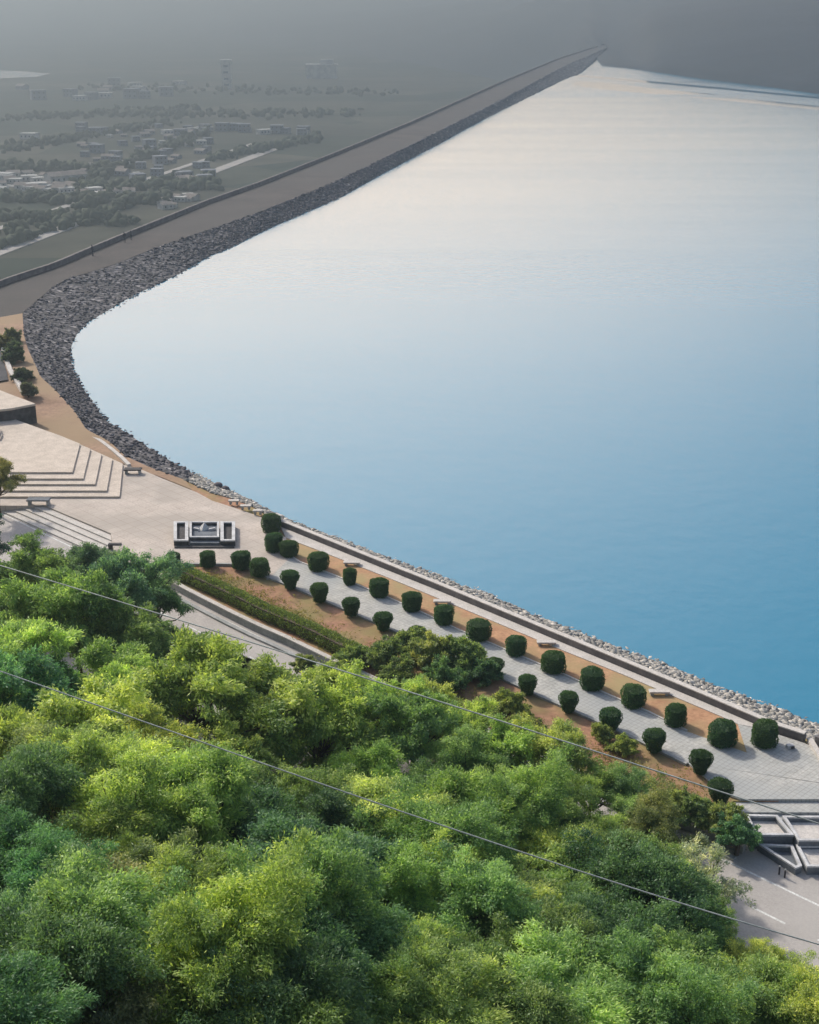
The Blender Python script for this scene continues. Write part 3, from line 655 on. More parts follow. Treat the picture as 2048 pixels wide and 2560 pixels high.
def tree_meshes(seed, R=2.1, flat=0.8, base_h=3.2, nclu=215, nleaf=170, llen=.21, lwid=.042, gap=0.0, tips=.62):
    global rng
    keep = rng; rng = np.random.default_rng(seed)
    lob = rng.normal(size=(6, 3)); lob /= np.linalg.norm(lob, axis=1)[:, None]
    la = rng.uniform(-.35, .3, 6)
    nspr = nclu; nbo = max(7, nspr // 14); sh = np.array((1, 1, flat))
    az_ = (np.arange(nbo) * 2.399 + rng.uniform(-.5, .5, nbo)); el_ = np.radians(rng.uniform(-8, 78, nbo))
    B_ = np.stack([np.cos(az_) * np.cos(el_), np.sin(az_) * np.cos(el_), np.sin(el_)], 1)
    bl = R * rng.uniform(.55, 1.2, nbo) * (1 + sum(a * np.clip(B_ @ l, 0, 1) ** 2 for a, l in zip(la, lob)))
    bo = rng.integers(0, nbo, nspr); bt = rng.uniform(.3, .95, nspr)[:, None]
    root = B_[bo] * bl[bo][:, None] * bt * sh + rng.normal(0, .05 * R, (nspr, 3))
    D_ = B_[bo] * .75 + rng.normal(0, .55, (nspr, 3)) + np.array((0, 0, .30)); D_ /= np.linalg.norm(D_, axis=1)[:, None]
    sl = R * rng.uniform(.22, .52, nspr)[:, None]
    tip = root + D_ * sl * sh; ctrl = (root + tip) * .5 + np.array((0, 0, .10 * R)); tip[:, 2] -= .07 * R
    btone = rng.normal(0, .13, nbo)[bo]
    C = tip; tone = np.clip(rng.normal(.43, .19, nspr) + btone, .05, .9)
    N = nspr * nleaf; k = np.repeat(np.arange(nspr), nleaf); tt = (rng.random(N) ** .6)[:, None] * 1.02
    pos = root[k] * (1 - tt) ** 2 + 2 * ctrl[k] * tt * (1 - tt) + tip[k] * tt ** 2
    tan = 2 * (ctrl[k] - root[k]) * (1 - tt) + 2 * (tip[k] - ctrl[k]) * tt; tan /= np.linalg.norm(tan, axis=1)[:, None]
    pos = pos + rng.normal(0, 1, (N, 3)) * (.032 + .052 * np.sin(np.clip(tt, 0, 1) * math.pi)) * R * np.array((1, 1, .6))
    ax = tan * .75 + rng.normal(0, .5, (N, 3)); ax /= np.linalg.norm(ax, axis=1)[:, None]
    nm = rng.normal(0, .8, (N, 3)) + np.array((0, 0, 1.0)) + D_[k] * .6
    sd = np.cross(ax, nm); sd /= np.linalg.norm(sd, axis=1)[:, None] + 1e-9
    L = llen * rng.uniform(.6, 1.4, N)[:, None]; Wd = lwid * rng.uniform(.7, 1.3, N)[:, None]
    V = np.stack([pos, pos + ax * L * .45 + sd * Wd, pos + ax * L, pos + ax * L * .45 - sd * Wd], 1).reshape(-1, 3)
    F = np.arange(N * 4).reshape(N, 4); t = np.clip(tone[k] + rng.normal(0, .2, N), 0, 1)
    top = np.array((0, 0, base_h))
    cm = mesh('crown', V + top, F, M['leaf'], tone=t)
    mb = MB()
    tr = [np.array((0, 0, -.5)), np.array((rng.uniform(-.1, .1), rng.uniform(-.1, .1), base_h * .3)), np.array((rng.uniform(-.2, .2), rng.uniform(-.2, .2), base_h * .62))]
    mb.tube(tr, [.16, .12, .09], 8)
    for c in C[rng.permutation(nspr)[:22]]:
        e = c * .9 + top; mid = tr[-1] * .5 + e * .5 + np.array((0, 0, -.12)) + rng.normal(0, .12, 3)
        mb.tube([tr[-1], mid, e], [.07, .04, .012], 5)
    tm = mb.build('trunk', M['bark'])
    me1, me2 = cm.data, tm.data
    bpy.data.objects.remove(cm); bpy.data.objects.remove(tm)
    rng = keep
    return me1, me2
KINDS = [tree_meshes(s, R=2.35, flat=f*.92, base_h=h, llen=l, lwid=w) for s, f, h, l, w in
         [(11, .8, 3.3, .17, .03), (12, .85, 3.4, .18, .034), (13, .7, 3.1, .21, .027), (14, .9, 3.5, .16, .034), (15, .75, 3.2, .22, .028), (16, .82, 3.3, .17, .036)]]
FINE = [tree_meshes(s, R=2.35, flat=f*.92, base_h=h, llen=l, lwid=w, nleaf=320) for s, f, h, l, w in [(61, .8, 3.3, .12, .021), (62, .74, 3.1, .13, .018), (63, .86, 3.4, .11, .022), (64, .8, 3.3, .14, .02)]]
SPARSE = [tree_meshes(21, R=2.1, flat=.8, base_h=3.6, nclu=60, nleaf=90, llen=.17, lwid=.026), tree_meshes(22, R=2.0, flat=.9, base_h=2.6, nclu=70, nleaf=80, llen=.17, lwid=.024)]
SHRUB = [tree_meshes(s, R=1.25, flat=.8, base_h=.5, nclu=200, nleaf=110, llen=.15, lwid=.034) for s in (31, 32, 33)]
CLS = {'BG': ((.14, .215, .105), 'blue-green'), 'G': ((.20, .285, .088), 'mid-green'), 'YG': ((.345, .395, .105), 'yellow-green'), 'DG': ((.105, .18, .072), 'dark green'),
       'OL': ((.23, .265, .09), 'olive'), 'TE': ((.125, .235, .09), 'deep emerald'), 'PA': ((.44, .46, .26), 'pale dry'), 'BR': ((.23, .235, .10), 'brownish'), 'YO': ((.34, .375, .105), 'straw-yellow'), 'GY': ((.285, .365, .095), 'fresh green')}
LB = 1.40
def plant(name, meshes, loc, scale, colour, label, cat, group, tilt=0.05):
    me1, me2 = meshes
    e = empty(name, loc, random.uniform(0, 6.28)); e.scale = (scale * random.uniform(.92, 1.08), scale * random.uniform(.92, 1.08), scale * random.uniform(.9, 1.1))
    c = bpy.data.objects.new('crown', me1); t = bpy.data.objects.new('trunk', me2)
    for o in (c, t): COL.objects.link(o); o.parent = e
    j = [random.uniform(.9, 1.1) for _ in range(3)]; g = random.uniform(.85, 1.18)
    c.color = (colour[0] * g * j[0] * LB * .93, colour[1] * g * LB * .96, colour[2] * g * j[2] * LB * 1.25, 1)
    tag(e, label, cat, group)
    return e
def hit_hill(u, v, dh):
    d = ray(u, v); t = 15.0
    while t < 200:
        p = np.array((0, 0, CAMH)) + d * t
        if p[2] <= float(hill(p[0], p[1])) + dh: break
        t += 0.15
    return p

# ------------------------------------------------------------------ the grove on the hillside
TREES = [
 (205,1440,.95,'BG'),(320,1505,1.0,'BG'),(395,1530,.75,'DG'),(95,1470,.9,'G'),(260,1440,.7,'BG'),(380,1500,.65,'BG'),
 (50,1570,1.1,'G'),(190,1600,1.1,'G'),(320,1640,1.05,'G'),(430,1690,.9,'G'),(20,1690,1.0,'GY'),(130,1730,.9,'TE'),(270,1720,1.0,'G'),(395,1770,.9,'G'),(20,1500,.9,'GY'),(30,1790,.9,'TE'),
 (50,1890,1.0,'YG'),(200,1900,1.05,'YG'),(350,1870,.95,'YO'),(510,1810,1.05,'YG'),(550,1710,.9,'OL'),(685,1715,1.0,'OL'),(790,1750,.95,'GY'),(690,1830,1.1,'YG'),(850,1860,1.0,'GY'),
 (960,1790,.95,'GY'),(1080,1790,.9,'YG'),(1030,1880,1.0,'G'),(1180,1840,.95,'GY'),(1260,1910,.95,'GY'),(1150,1960,.95,'G'),(1390,1930,.85,'YG'),(1480,1985,.85,'GY'),(1570,2010,.8,'G'),(1380,2030,1.0,'G'),(1520,2090,.95,'GY'),(1630,2090,.85,'OL'),
 (60,2060,1.0,'DG'),(140,1990,.95,'OL'),(290,2020,1.0,'YG'),(430,1990,1.0,'YG'),(570,1950,.95,'YG'),(330,2130,1.0,'YG'),(500,2100,1.05,'GY'),(680,2040,1.0,'G'),(650,2160,1.0,'DG'),(800,2020,.95,'G'),(910,1970,.95,'GY'),(1040,2030,.95,'G'),(1260,2050,.95,'G'),
 (950,2140,1.0,'YG'),(1090,2120,.95,'GY'),(1400,2160,1.0,'YG'),(1540,2200,.95,'G'),(1640,2230,.9,'GY'),(800,2140,.95,'DG'),
 (40,2190,1.0,'TE'),(150,2280,1.0,'TE'),(260,2270,.9,'BR'),(400,2270,1.0,'OL'),(560,2270,1.0,'DG'),(500,2370,1.0,'GY'),(700,2300,1.0,'DG'),(830,2270,1.0,'DG'),(960,2290,.9,'GY'),(1400,2310,1.0,'G'),(1560,2320,1.0,'DG'),(1680,2330,.95,'DG'),(1770,2300,.8,'G'),
 (60,2410,1.0,'TE'),(200,2410,1.0,'G'),(340,2420,.9,'OL'),(620,2440,1.0,'G'),(430,2500,1.0,'G'),(150,2540,1.0,'DG'),(290,2560,.9,'BR'),(560,2560,1.0,'GY'),(740,2490,.95,'DG'),(880,2440,.9,'DG'),(1030,2440,.9,'GY'),
 (1360,2440,.95,'G'),(1490,2430,1.0,'DG'),(1610,2440,1.0,'DG'),(1730,2440,.9,'G'),(900,2570,1.0,'G'),(1080,2590,1.0,'GY'),(1250,2580,1.0,'G'),(1420,2580,1.0,'GY'),(1590,2570,1.0,'G'),
 (800,1860,1.0,'GY'),(890,1800,.9,'GY'),(640,1860,.95,'GY'),(1135,2200,1.0,'G'),(1190,2250,.95,'GY'),(1170,2340,1.0,'G'),(1270,2330,.9,'GY'),(1290,2130,.9,'GY'),(1220,2460,1.0,'G'),(1100,2270,.9,'GY'),(330,1790,.9,'GY'),(620,1780,.9,'G'),(1330,1960,.8,'G'),(1130,1850,.9,'GY'),(240,2160,1.0,'GY'),(760,2390,1.0,'G'),(1480,2320,.9,'G'),
 (1850,2440,.85,'YG'),(1950,2450,.85,'YG'),(2050,2500,.85,'YG'),(1880,2550,1.0,'YG'),(2020,2600,1.0,'YG'),(1750,2560,1.0,'G'),(720,2600,1.0,'DG'),(10,2580,1.0,'TE'),
]
def where(u, v):
    r = 'upper' if v < 1780 else 'middle' if v < 2080 else 'lower' if v < 2360 else 'bottom'
    c = 'left edge' if u < 240 else 'left part' if u < 640 else 'centre' if u < 1100 else 'right part' if u < 1560 else 'right edge'
    return r, c
ORD = ['leftmost', 'second from left', 'third from left', 'fourth from left', 'fifth from left', 'sixth from left', 'seventh from left', 'eighth from left']
cells = {}
for i, (u, v, s, k) in enumerate(TREES): cells.setdefault((where(u, v), k), []).append(i)
labels = {}
for (w, k), ids in cells.items():
    ids.sort(key=lambda i: TREES[i][0])
    for q, i in enumerate(ids):
        base = '%s tree in the %s rows of the grove, %s' % (CLS[k][1], w[0], w[1])
        labels[i] = base if len(ids) == 1 else base + ', %s' % (ORD[q] if len(ids) > 2 else ('left one of two', 'right one of two')[q])
special = {0: 'blue-green tree below the plaza stairs with its top against the pavement', 1: 'blue-green tree at the left end of the pale road', 2: 'dark tree overhanging the pale road under the upper cable'}
for i, (u, v, s, k) in enumerate(TREES):
    edge = np.interp(u, [380, 700, 1000, 1300, 1600, 1700, 2048], [1640, 1680, 1790, 1880, 2020, 2260, 2400]) if u > 380 else 1380
    if v - edge < 130 and i > 5: s *= .80; v += 8 if 1000 < u < 1600 else 28
    p = hit_hill(u, v, 3.3 * s); z = float(hill(p[0], p[1])) - .1
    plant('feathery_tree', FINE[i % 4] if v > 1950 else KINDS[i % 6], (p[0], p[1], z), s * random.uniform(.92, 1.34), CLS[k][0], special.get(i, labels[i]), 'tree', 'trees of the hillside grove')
# trees with a look of their own
for u, v, s, k, lab, kind in [(1250, 2190, 1.15, 'YO', 'bright yellow-green open tree with bare forked trunk showing below its crown', 0), (1700, 2130, .85, 'PA', 'pale dry twiggy tree beside the roadside basins', 1), (1770, 2190, .8, 'PA', 'pale dry twiggy tree leaning out over the road', 1), (1690, 2220, .8, 'PA', 'pale dry twiggy tree lowest of three near the road', 0)]:
    p = hit_hill(u, v, 3.4 * s); z = float(hill(p[0], p[1])) - .1
    plant('open_tree', SPARSE[kind], (p[0], p[1], z), s, CLS[k][0], lab, 'tree', None)
p = at(2, 1292, ZROAD); plant('garden_tree', KINDS[1], p, .80, (.24, .225, .075), 'straw-coloured tree in front of the stage at the left edge', 'tree', None)
p = at(-32, 1450, ZROAD); plant('garden_tree', KINDS[3], p, .85, (.035, .09, .065), 'dark emerald tree at the left edge below the stairs', 'tree', None)
# shrubs on the soil bed and the bank
SH = [(880,1650,.8,'OL','olive shrub at the left end of the thicket hiding the hedge'),(955,1655,1.1,'OL','large olive shrub left of centre in the thicket beside the walkway'),(1030,1620,1.0,'OL','olive shrub in front of the half hidden clipped bush'),
      (1090,1650,1.25,'OL','tall olive shrub in the middle of the thicket beside the walkway'),(1170,1660,1.2,'OL','olive shrub at the right of the thicket touching the walkway'),(1210,1690,.9,'DG','dark green shrub ending the thicket at right'),(1110,1710,1.0,'DG','dark green shrub under the thicket beside the upper cable'),(1000,1700,1.0,'OL','olive shrub at the foot of the thicket'),
      (1270,1770,.85,'YG','yellow-green shrub on the brown bed left of the grove edge'),(1310,1830,.9,'YG','yellow-green shrub on the brown bed beside the upper cable'),(1500,1835,.6,'YG','small yellow-green shrub below a clipped bush on brown soil'),(1560,1865,.6,'YG','small straggling yellow-green shrub with bare twigs on brown soil'),
      (1690,2020,.8,'OL','olive shrub at the edge of the brown soil under the cable'),(1750,2040,.9,'OL','olive shrub left of the terraced basins'),(1815,2065,.95,'OL','olive shrub touching the white rim of the basins'),(1845,2100,.8,'DG','dark shrub in the corner below the basins'),
      (430,1420,.7,'G','green shrub at the left end of the hedge'),(760,1660,.7,'OL','low olive shrub where the hedge meets the grove')]
for i, (u, v, s, k, lab) in enumerate(SH):
    p = at(u, v, 0.3); plant('shrub', SHRUB[i % 3], (p[0], p[1], -.15), s, tuple(q * (.72 if k == 'YG' else 1.0) for q in CLS[k][0]), lab, 'shrub', None)
for i, (u, v, s, c, lab) in enumerate([(28,832,1.05,(.09,.095,.045),'topmost dark shrub beside the dark rocks at the left edge'),(40,880,1.35,(.055,.07,.04),'big dark shrub beside the curved kerb at the left edge'),(58,925,1.05,(.045,.06,.04),'low grey-green shrub between curved kerb and dark rocks'),(8,845,1.0,(.10,.09,.04),'dry brown shrub at the left edge above the kerb'),(70,965,.9,(.09,.085,.05),'small dry shrub near the podium corner')]):
    p = at(u, v + 25, .5); plant('bank_shrub', SHRUB[i % 3], (p[0], p[1], .35), s * .95, tuple(q * 1.5 for q in c), lab, 'shrub', None)
# undergrowth
N = 26000
s_ = rng.uniform(-46, 36, N); d_ = rng.uniform(.2, 38, N); q = KE[None] * s_[:, None] + KN[None] * (kl - d_)[:, None]
C = np.stack([q[:, 0], q[:, 1], hill(q[:, 0], q[:, 1]) + rng.uniform(.0, .7, N)], 1)
V, F, t = leaves(C, 4, .35, .26, .06, rng.uniform(.2, .6, N), up=1.0)
o = mesh('undergrowth', V, F, M['leaf'], tone=t); o.color = (.13, .18, .055, 1)
stuff(o, 'green undergrowth covering the hillside between the trees', 'undergrowth')
N = 1500
k_ = rng.uniform(0, 1, N); P1 = resample([at(u, v) for u, v in [(450,1425),(600,1470),(760,1560),(900,1640),(1250,1800),(1400,1860),(1780,2010)]], 100)
C = P1[(k_ * 99).astype(int)] + np.c_[rng.normal(0, .8, N), rng.normal(0, .8, N), rng.uniform(-.1, .1, N)]
V, F, t = leaves(C, 10, .22, .2, .022, rng.uniform(.3, .8, N), up=0.2)
o = mesh('bed_grass', V, F, M['leaf'], tone=t); o.color = (.19, .18, .05, 1); stuff(o, 'dry yellowish grass on the brown soil bed', 'grass')

# ------------------------------------------------------------------ clipped bushes
def topiary(seed, kind):
    global rng
    keep = rng; rng = np.random.default_rng(seed)
    N = 5200
    th = rng.uniform(0, 2 * math.pi, N); h = rng.random(N)
    prof_h = np.array([0, .12, .3, .6, .82, .94, 1.0]); prof_r = np.array([.86, .96, 1.0, 1.0, .99, .90, .0]) if kind == 0 else np.array([.58, .62, .7, 1.0, 1.02, .82, .0])
    top = rng.random(N) < .3
    r = np.interp(h, prof_h, prof_r); r = np.where(top, .9 * np.sqrt(rng.random(N)), r); hz = np.where(top, np.interp(r, [0, .5, .8], [1.0, .985, .93]), h * .97)
    ph = rng.uniform(0, 6, 3); bumpy = 1 + .06 * np.sin(2 * th + 4 * hz + ph[0]) + .05 * np.sin(5 * th - 7 * hz + ph[1]) + .03 * np.sin(11 * th + 13 * hz + ph[2])
    P = np.stack([r * bumpy * np.cos(th), r * bumpy * np.sin(th), hz * 1.85 + .12], 1)
    nrm = np.stack([np.cos(th), np.sin(th), np.where(top, 2.5, .2)], 1)
    C = P * .5
    ax = rng.normal(size=(N, 3)); nn_ = nrm + rng.normal(size=(N, 3)) * .6; sd = np.cross(ax, nn_); sd /= np.linalg.norm(sd, axis=1)[:, None]; ax = np.cross(nn_, sd); ax /= np.linalg.norm(ax, axis=1)[:, None]
    L = rng.uniform(.05, .11, N)[:, None]
    P = P * np.array((.75, .75, .75)); 
    V = np.stack([P, P + ax * L * .5 + sd * L * .35, P + ax * L + nrm * .02, P + ax * L * .5 - sd * L * .35], 1).reshape(-1, 3)
    t = np.clip(rng.normal(.42, .16, N), 0, 1)
    # inner body
    m = 20; rings = []
    for hh, rr in zip(prof_h, prof_r):
        rings += [(.68 * max(rr, .02) * math.cos(2 * math.pi * a / m), .68 * max(rr, .02) * math.sin(2 * math.pi * a / m), (hh * 1.78 + .12) * .75) for a in range(m)]
    F2 = []
    for i in range(len(prof_h) - 1):
        for a in range(m): F2.append((i * m + a, i * m + (a + 1) % m, (i + 1) * m + (a + 1) % m, (i + 1) * m + a))
    F2 = np.array(F2); off = len(V); V = np.vstack([V, np.array(rings)]); F = np.vstack([np.arange(N * 4).reshape(N, 4), F2 + off]); t = np.r_[t, np.full(len(F2), .15)]
    c = mesh('crown', V, F, M['leaf'], tone=t)
    mb = MB(); mb.tube([(0, 0, -.1), (0, 0, .35)], [.08, .07], 7)
    for a in range(4): mb.tube([(0, 0, .1), (.25 * math.cos(a * 1.6), .25 * math.sin(a * 1.6), .4)], [.04, .02], 5)
    tr = mb.build('trunk', M['bark'])
    m1, m2 = c.data, tr.data; bpy.data.objects.remove(c); bpy.data.objects.remove(tr); rng = keep
    return m1, m2
TOP = [topiary(s, 0) for s in (41, 42, 43, 44, 45)]; MUSH = [topiary(s, 1) for s in (51, 52, 53, 54)]
NTH = ['first', 'second', 'third', 'fourth', 'fifth', 'sixth', 'seventh', 'eighth', 'ninth', 'tenth', 'eleventh', 'twelfth', 'thirteenth', 'fourteenth', 'fifteenth']
def bush(u, v, wpx, hpx, meshes, label, group, z=0.0):
    p = at(u, v - wpx * .18, z); dist = math.sqrt(p[0] ** 2 + p[1] ** 2 + (CAMH - z) ** 2)
    mpp = dist / math.hypot(FPX, math.hypot(u - 1024, v - 1280)); w = wpx * mpp / 1.52
    dep = math.asin((CAMH - z) / dist); hz = max(.7, (hpx - wpx * math.sin(dep) * .8) * mpp / math.cos(dep)) / 1.42
    e = plant('clipped_bush', meshes, (p[0], p[1], z - .02), 1.0, (.05, .095, .03), label, 'bush', group)
    e.scale = (w * random.uniform(.93, 1.07), w * random.uniform(.93, 1.07), min(max(hz, w * .75), w * 1.2)); return e
g = 'clipped bushes of the row nearer the lake'
UP = [(797,1431,50,52),(875,1465,34,54),(948,1496,46,52),(1030,1532,46,54),(1110,1565,48,54),(1197,1606,56,60),(1290,1643,50,56),(1383,1687,58,62),(1480,1729,60,64),(1583,1772,60,64),(1688,1820,56,64),(1805,1870,70,74),(1910,1872,64,76)]
for (u, v, w, h), n_ in zip([(679,1336,46,52),(686,1384,44,52),(723,1396,44,46)], ['tallest clipped bush at the plaza corner beside the wall pillar', 'clipped bush directly below the tallest one at the plaza corner', 'clipped bush right of the pair at the plaza corner']):
    bush(u, v, w, h, TOP[0], n_, g)
for i, (u, v, w, h) in enumerate(UP):
    bush(u, v, w, h, TOP[i % 5], 'clipped dark bush on the orange bed edge, %s from the plaza corner group' % NTH[i] if i < 12 else 'last clipped dark bush under the parapet wall end', g)
g = 'clipped bushes of the row nearer the road'
LO = [(726,1478,46,54),(799,1512,46,56),(878,1546,46,54),(958,1582,46,54),(1043,1612,44,48),(1236,1692,44,50),(1318,1742,46,58),(1421,1787,48,62),(1525,1832,58,66),(1634,1886,56,68),(1750,1942,58,72),(1799,2014,60,72)]
g2 = 'clipped bushes at the near edge of the plaza'
for (u, v, w, h), n_ in zip([(434,1416,36,36),(520,1422,40,46),(604,1428,46,52),(650,1446,48,52)], ['half hidden clipped bush at left of the plaza kerb above the hedge', 'clipped bush on the plaza kerb directly below the white monument', 'clipped bush at the right end of the plaza kerb', 'clipped bush where plaza kerb turns into the walkway kerb']):
    bush(u, v, w, h, TOP[1], n_, g2)
for i, (u, v, w, h) in enumerate(LO):
    lab = 'mushroom-shaped clipped bush on the dark walkway kerb, %s from the plaza' % NTH[i] if i < 11 else 'last clipped bush of the near row beside the steps and cable'
    bush(u, v, w, h, MUSH[i % 4], lab, g)
# hedge
HL = resample([at(u, v, 0) for u, v in [(405,1432),(465,1455),(585,1512),(652,1546),(713,1572),(777,1600),(840,1632),(905,1662)]], 80)
N = 34000; k = rng.integers(0, 79, N); f = rng.random(N)[:, None]; C = HL[k] * (1 - f) + HL[k + 1] * f
a = rng.uniform(0, math.pi, N); rad = .62 + .03 * np.sin(k * .9) ; C[:, :2] += KN[None] * (.5 + np.cos(a) * rad * 1.0)[:, None]; C[:, 2] = np.sin(a) ** .6 * (.80 + .03 * np.sin(k * .7)) + rng.normal(0, .025, N)
V, F, t = leaves(C, 1, .06, .11, .03, rng.uniform(.2, .75, N))
hd = empty('hedge', HL[40]); o = mesh('foliage', V - HL[40], F, M['leaf'], hd, tone=t); o.color = (.17, .225, .065, 1)
v_, f_ = ribbon(HL - HL[40] + np.array((0, 0, 0)), .95, -.1, .72); core = fix(mesh('stems', v_, f_, M['bark'], hd))
tag(hd, 'long olive-green hedge on top of the retaining wall', 'hedge')

# ------------------------------------------------------------------ cables
def cable(px, d0, d1, rad, label):
    P = []
    u0, u1 = px[0][0], px[-1][0]
    pts = [(px[0][0] - 500, px[0][1] - 500 * (px[1][1] - px[0][1]) / (px[1][0] - px[0][0]))] + px + [(px[-1][0] + 500, px[-1][1] + 500 * (px[-1][1] - px[-2][1]) / (px[-1][0] - px[-2][0]))]
    us = np.array([p[0] for p in pts]); vs = np.array([p[1] for p in pts])
    co = np.polyfit(us, vs, 3)
    for u in np.linspace(us[0], us[-1], 60):
        v = np.polyval(co, u); f = (u - u0) / (u1 - u0); t = 1 / ((1 - f) / d0 + f / d1)
        P.append(np.array((0, 0, CAMH)) + ray(u, v) * t)
    o = MB().tube(P, [rad] * len(P), 6).build('power_cable', M['metal'], None, True)
    return tag(o, label, 'cable', 'power cables over the grove')
cable([(23,1421),(162,1462),(348,1518),(492,1566),(649,1617),(761,1650),(922,1692),(1096,1748),(1304,1822),(1534,1890),(1768,1968),(1881,2004),(1953,2032),(2048,2062)], 58, 44, .027, 'upper grey power cable crossing in front of road and soil bed')
cable([(0,1680),(93,1713),(186,1750),(278,1782),(533,1866),(649,1898),(800,1954),(922,1996),(1104,2057),(1226,2102),(1348,2146),(1490,2193),(1560,2216),(1712,2266),(1820,2299),(1994,2345)], 34, 30, .017, 'lower grey power cable crossing the grove above the treetops')

# ------------------------------------------------------------------ people on the dam
def person(u, v, label, hgt=1.7, rz=0.0):
    p = at(u, v, ZR)
    V = [(0, 0, .95), (0, 0, 1.2), (0, 0, 1.42), (0, 0, 1.52), (0, .01, 1.62), (0, .01, 1.72), (.1, 0, .9), (.12, .05, .5), (.12, 0, .06), (.12, -.14, .03), (-.1, 0, .9), (-.12, -.06, .5), (-.12, -.04, .06), (-.12, -.18, .03),
         (.2, 0, 1.4), (.27, .0, 1.12), (.27, -.08, .86), (-.2, 0, 1.4), (-.27, .0, 1.12), (-.27, -.08, .86)]
    E_ = [(0, 1), (1, 2), (2, 3), (3, 4), (4, 5), (0, 6), (6, 7), (7, 8), (8, 9), (0, 10), (10, 11), (11, 12), (12, 13), (2, 14), (14, 15), (15, 16), (2, 17), (17, 18), (18, 19)]
    rad = [.15, .15, .15, .06, .1, .09, .1, .07, .05, .04, .1, .07, .05, .04, .07, .05, .035, .07, .05, .035]
    me = bpy.data.meshes.new('person'); me.from_pydata(V, E_, []); me.materials.append(M['cloth'])
    o = bpy.data.objects.new('person', me); COL.objects.link(o)
    m = o.modifiers.new('skin', 'SKIN'); me.skin_vertices.new() if not me.skin_vertices else None
    for i, r in enumerate(rad): me.skin_vertices[0].data[i].radius = (r, r)
    me.skin_vertices[0].data[0].use_root = True
    o.modifiers.new('sub', 'SUBSURF').levels = 1; o.modifiers['sub'].render_levels = 1
    o.location = tuple(p); o.rotation_euler = (0, 0, rz); o.scale = (hgt / 1.78,) * 3
    hd = mesh('hair', ICO2_V * np.array((.105, .115, .09)) + np.array((0, .02, 1.74)), ICO2_F, M['cloth'], o, True)
    return tag(o, label, 'person', 'people on the dam crest')
person(312, 606, 'dark clad person standing by the dam parapet, left one of the pair', 1.75, .5)
person(328, 600, 'dark clad person standing by the dam parapet, right one of the pair', 1.6, 2.2)
person(232, 640, 'lone dark clad person on the dam crest left of the pair', 1.8, 1.2)

# ------------------------------------------------------------------ the plain beyond the dam
def house_mesh(w, d, h, flat, m):
    mb = MB(); mb.box((0, 0, h / 2), (w, d, h))
    o = mb.build('house', m)
    me = o.data; me.materials.append(M['roof']); me.materials.append(M['dark'])
    bm = bmesh.new(); bm.from_mesh(me)
    def quad(P, mi):
        f = bm.faces.new([bm.verts.new(p) for p in P]); f.material_index = mi
    if flat:
        k = .3
        for a, b_ in (((-w/2-.2, -d/2-.2), (w/2+.2, d/2+.2)),):
            P = [(a[0], a[1]), (b_[0], a[1]), (b_[0], b_[1]), (a[0], b_[1])]
            quad([(*p, h + k) for p in P], 0)
            for i in range(4): quad([(*P[i], h - .1), (*P[(i+1) % 4], h - .1), (*P[(i+1) % 4], h + k), (*P[i], h + k)], 0)
    else:
        rh = h * .45; e = .4
        quad([(-w/2-e, -d/2-e, h - .1), (w/2+e, -d/2-e, h - .1), (w/2+e, 0, h + rh), (-w/2-e, 0, h + rh)], 1)
        quad([(w/2+e, d/2+e, h - .1), (-w/2-e, d/2+e, h - .1), (-w/2-e, 0, h + rh), (w/2+e, 0, h + rh)], 1)
        for sx in (-1, 1):
            f = bm.faces.new([bm.verts.new(p) for p in ((sx*w/2, -d/2, h), (sx*w/2, d/2, h), (sx*w/2, 0, h + rh - .1))])
    nfl = max(1, int(h // 3)); nw = max(2, int(w // 3))
    for fl in range(nfl):
        for q in range(nw):
            x = -w/2 + (q + .5) * w / nw; z = fl * (h / nfl) + h / nfl * .5
            quad([(x - .5, -d/2 - .03, z - .5), (x + .5, -d/2 - .03, z - .5), (x + .5, -d/2 - .03, z + .7), (x - .5, -d/2 - .03, z + .7)], 2)
    bm.to_mesh(me); bm.free(); bpy.data.objects.remove(o); return me
HM = [house_mesh(9, 7, 3.4, True, M['house1']), house_mesh(12, 8, 4, True, M['house1']), house_mesh(8, 7, 3.2, False, M['house1']), house_mesh(10, 8, 6.2, True, M['house2']), house_mesh(9, 7, 3.2, False, M['house2']), house_mesh(22, 9, 4.5, False, M['house1'])]
def house(u, v, k, s, label, group):
    p = at(u, v, ZPL); o = bpy.data.objects.new('house', HM[k]); COL.objects.link(o)
    o.location = tuple(p); o.rotation_euler = (0, 0, random.uniform(-.7, .7)); o.scale = (s, s, s); return tag(o, label, 'house', group)
def cluster(n, u0, u1, v0, v1, kinds, s0, s1, label, group, slope=0.0):
    for i in range(n):
        u = random.uniform(u0, u1); house(u, random.uniform(v0, v1) + slope * (u - u0), random.choice(kinds), random.uniform(s0, s1), label, group)
cluster(34, -30, 190, 440, 482, [0, 1, 2, 2], .5, .85, 'small white house in the bright village strip at the left of the plain', 'white village houses')
for i, (u, v, k, s, lab) in enumerate([(165, 456, 5, .9, 'long bright white hall at the middle of the white village strip'), (75, 347, 1, .9, 'lone white house in the fields at the upper left')]): house(u, v, k, s, lab, None)
cluster(80, 195, 540, 318, 460, [3, 4, 3, 4, 0], .4, .8, 'small grey house in the hazy town below the dam', 'grey town houses')
cluster(18, 470, 760, 322, 330, [0, 4, 3], .6, .9, 'small white house in the thin row across the middle of the plain', 'houses of the thin white row', .03)
cluster(12, 200, 330, 482, 498, [0, 2], .5, .8, 'small pale house strung along the track below the white village', 'houses along the track')
cluster(12, 395, 490, 512, 530, [2, 0], .45, .7, 'small pale house in the short row nearest the dam parapet', 'houses near the dam', -.3)
cluster(16, 40, 480, 205, 262, [3, 4, 1], .8, 1.3, 'faint pale house far out on the hazy plain', 'faint far houses')
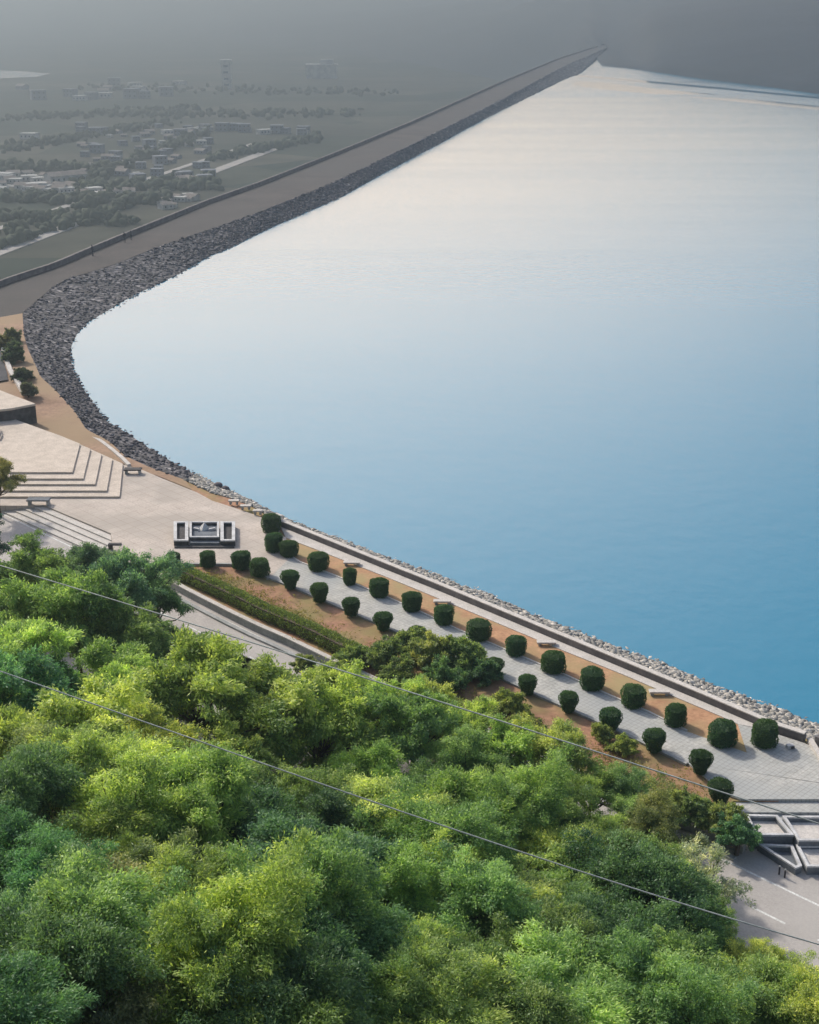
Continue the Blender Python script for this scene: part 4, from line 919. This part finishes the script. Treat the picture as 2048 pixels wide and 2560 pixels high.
def tower(u, v, w, hgt, label, dome=False):
    e = empty('tower', at(u, v, ZPL))
    b = MB().box((0, 0, hgt / 2), (w, w, hgt)).build('shaft', M['house1'], e)
    MB().box((0, 0, hgt + 1), (w * 1.25, w * 1.25, 2)).build('cap', M['house1'], e)
    mbw = MB()
    for k in range(int(hgt // 6)): mbw.box((0, -w / 2 - .05, 4 + k * 6), (w * .5, .1, 2))
    mbw.build('windows', M['dark'], e); tag(e, label, 'tower')
tower(568, 222, 9, 26, 'pale slender tower rising from the hazy plain')
e = empty('hall', at(805, 196, ZPL)); MB().box((0, 0, 7), (34, 18, 14)).build('wall', M['house1'], e)
MB().poly([(-18, -10), (18, -10), (18, 10), (-18, 10)], 14, 15.5).build('roof', M['house1'], e); MB().box((6, 0, 18), (14, 10, 5)).build('upper_storey', M['house1'], e); tag(e, 'pale bulky hall on the hazy plain left of the dam', 'hall')
# woods and tree lines of the plain
Pm = []
for (u0, v0), (u1, v1), n_ in [((0, 500), (420, 505), 170), ((0, 545), (330, 560), 120), ((180, 470), (560, 470), 140), ((0, 420), (260, 425), 120), ((200, 460), (520, 330), 200), ((520, 400), (800, 345), 140), ((0, 380), (460, 300), 160), ((300, 290), (900, 285), 180), ((0, 300), (500, 270), 150), ((200, 220), (1000, 235), 160), ((0, 620), (520, 450), 120), ((0, 590), (450, 440), 90)]:
    for k in range(n_):
        f = random.random(); Pm.append(at(u0 + (u1 - u0) * f + random.gauss(0, 6), v0 + (v1 - v0) * f + random.gauss(0, 4), ZPL))
Pm = np.array(Pm); sz = rng.uniform(1.3, 3.4, len(Pm)); Pm[:, 2] += sz * .6
o = rocks('far_woods', Pm, sz, M['farwood'], 1.0); stuff(o, 'hazy dark trees scattered over the plain', 'woods')
# tracks on the plain and a far pond
for pa, pb, w, nm in [((0, 640), (700, 372), 7, 'service_track'), ((0, 575), (640, 360), 4, 'service_track'), ((-40, 462), (420, 497), 5, 'service_track')]:
    a, b_ = at(*pa, ZPL), at(*pb, ZPL); v_, f_ = ribbon(resample([a, b_], 10), w, ZPL, ZPL + .25); structure(fix(mesh(nm, v_, f_, M['road'])))
pp = [at(u, v, ZPL + .1) for u, v in [(-300, 176), (-60, 173), (60, 178), (125, 184), (90, 192), (-60, 198), (-300, 196)]]
structure(mesh('pond_water', pp, [tuple(range(len(pp)))[::-1]], M['water']))

# ------------------------------------------------------------------ haze
hm, nt, b, out = new_mat('haze'); nt.nodes.remove(b)
pv = nt.nodes.new("ShaderNodeVolumePrincipled"); pv.inputs["Color"].default_value = (0.222, 0.275, 0.325, 1); pv.inputs["Density"].default_value = 0.00095; pv.inputs["Anisotropy"].default_value = 0.72
nt.links.new(pv.outputs[0], out.inputs["Volume"])
hx = MB().poly([(-14500, -14500), (14500, -14500), (14500, 14500), (-14500, 14500)], ZPL - 4, 58).build('haze', hm); stuff(hx)
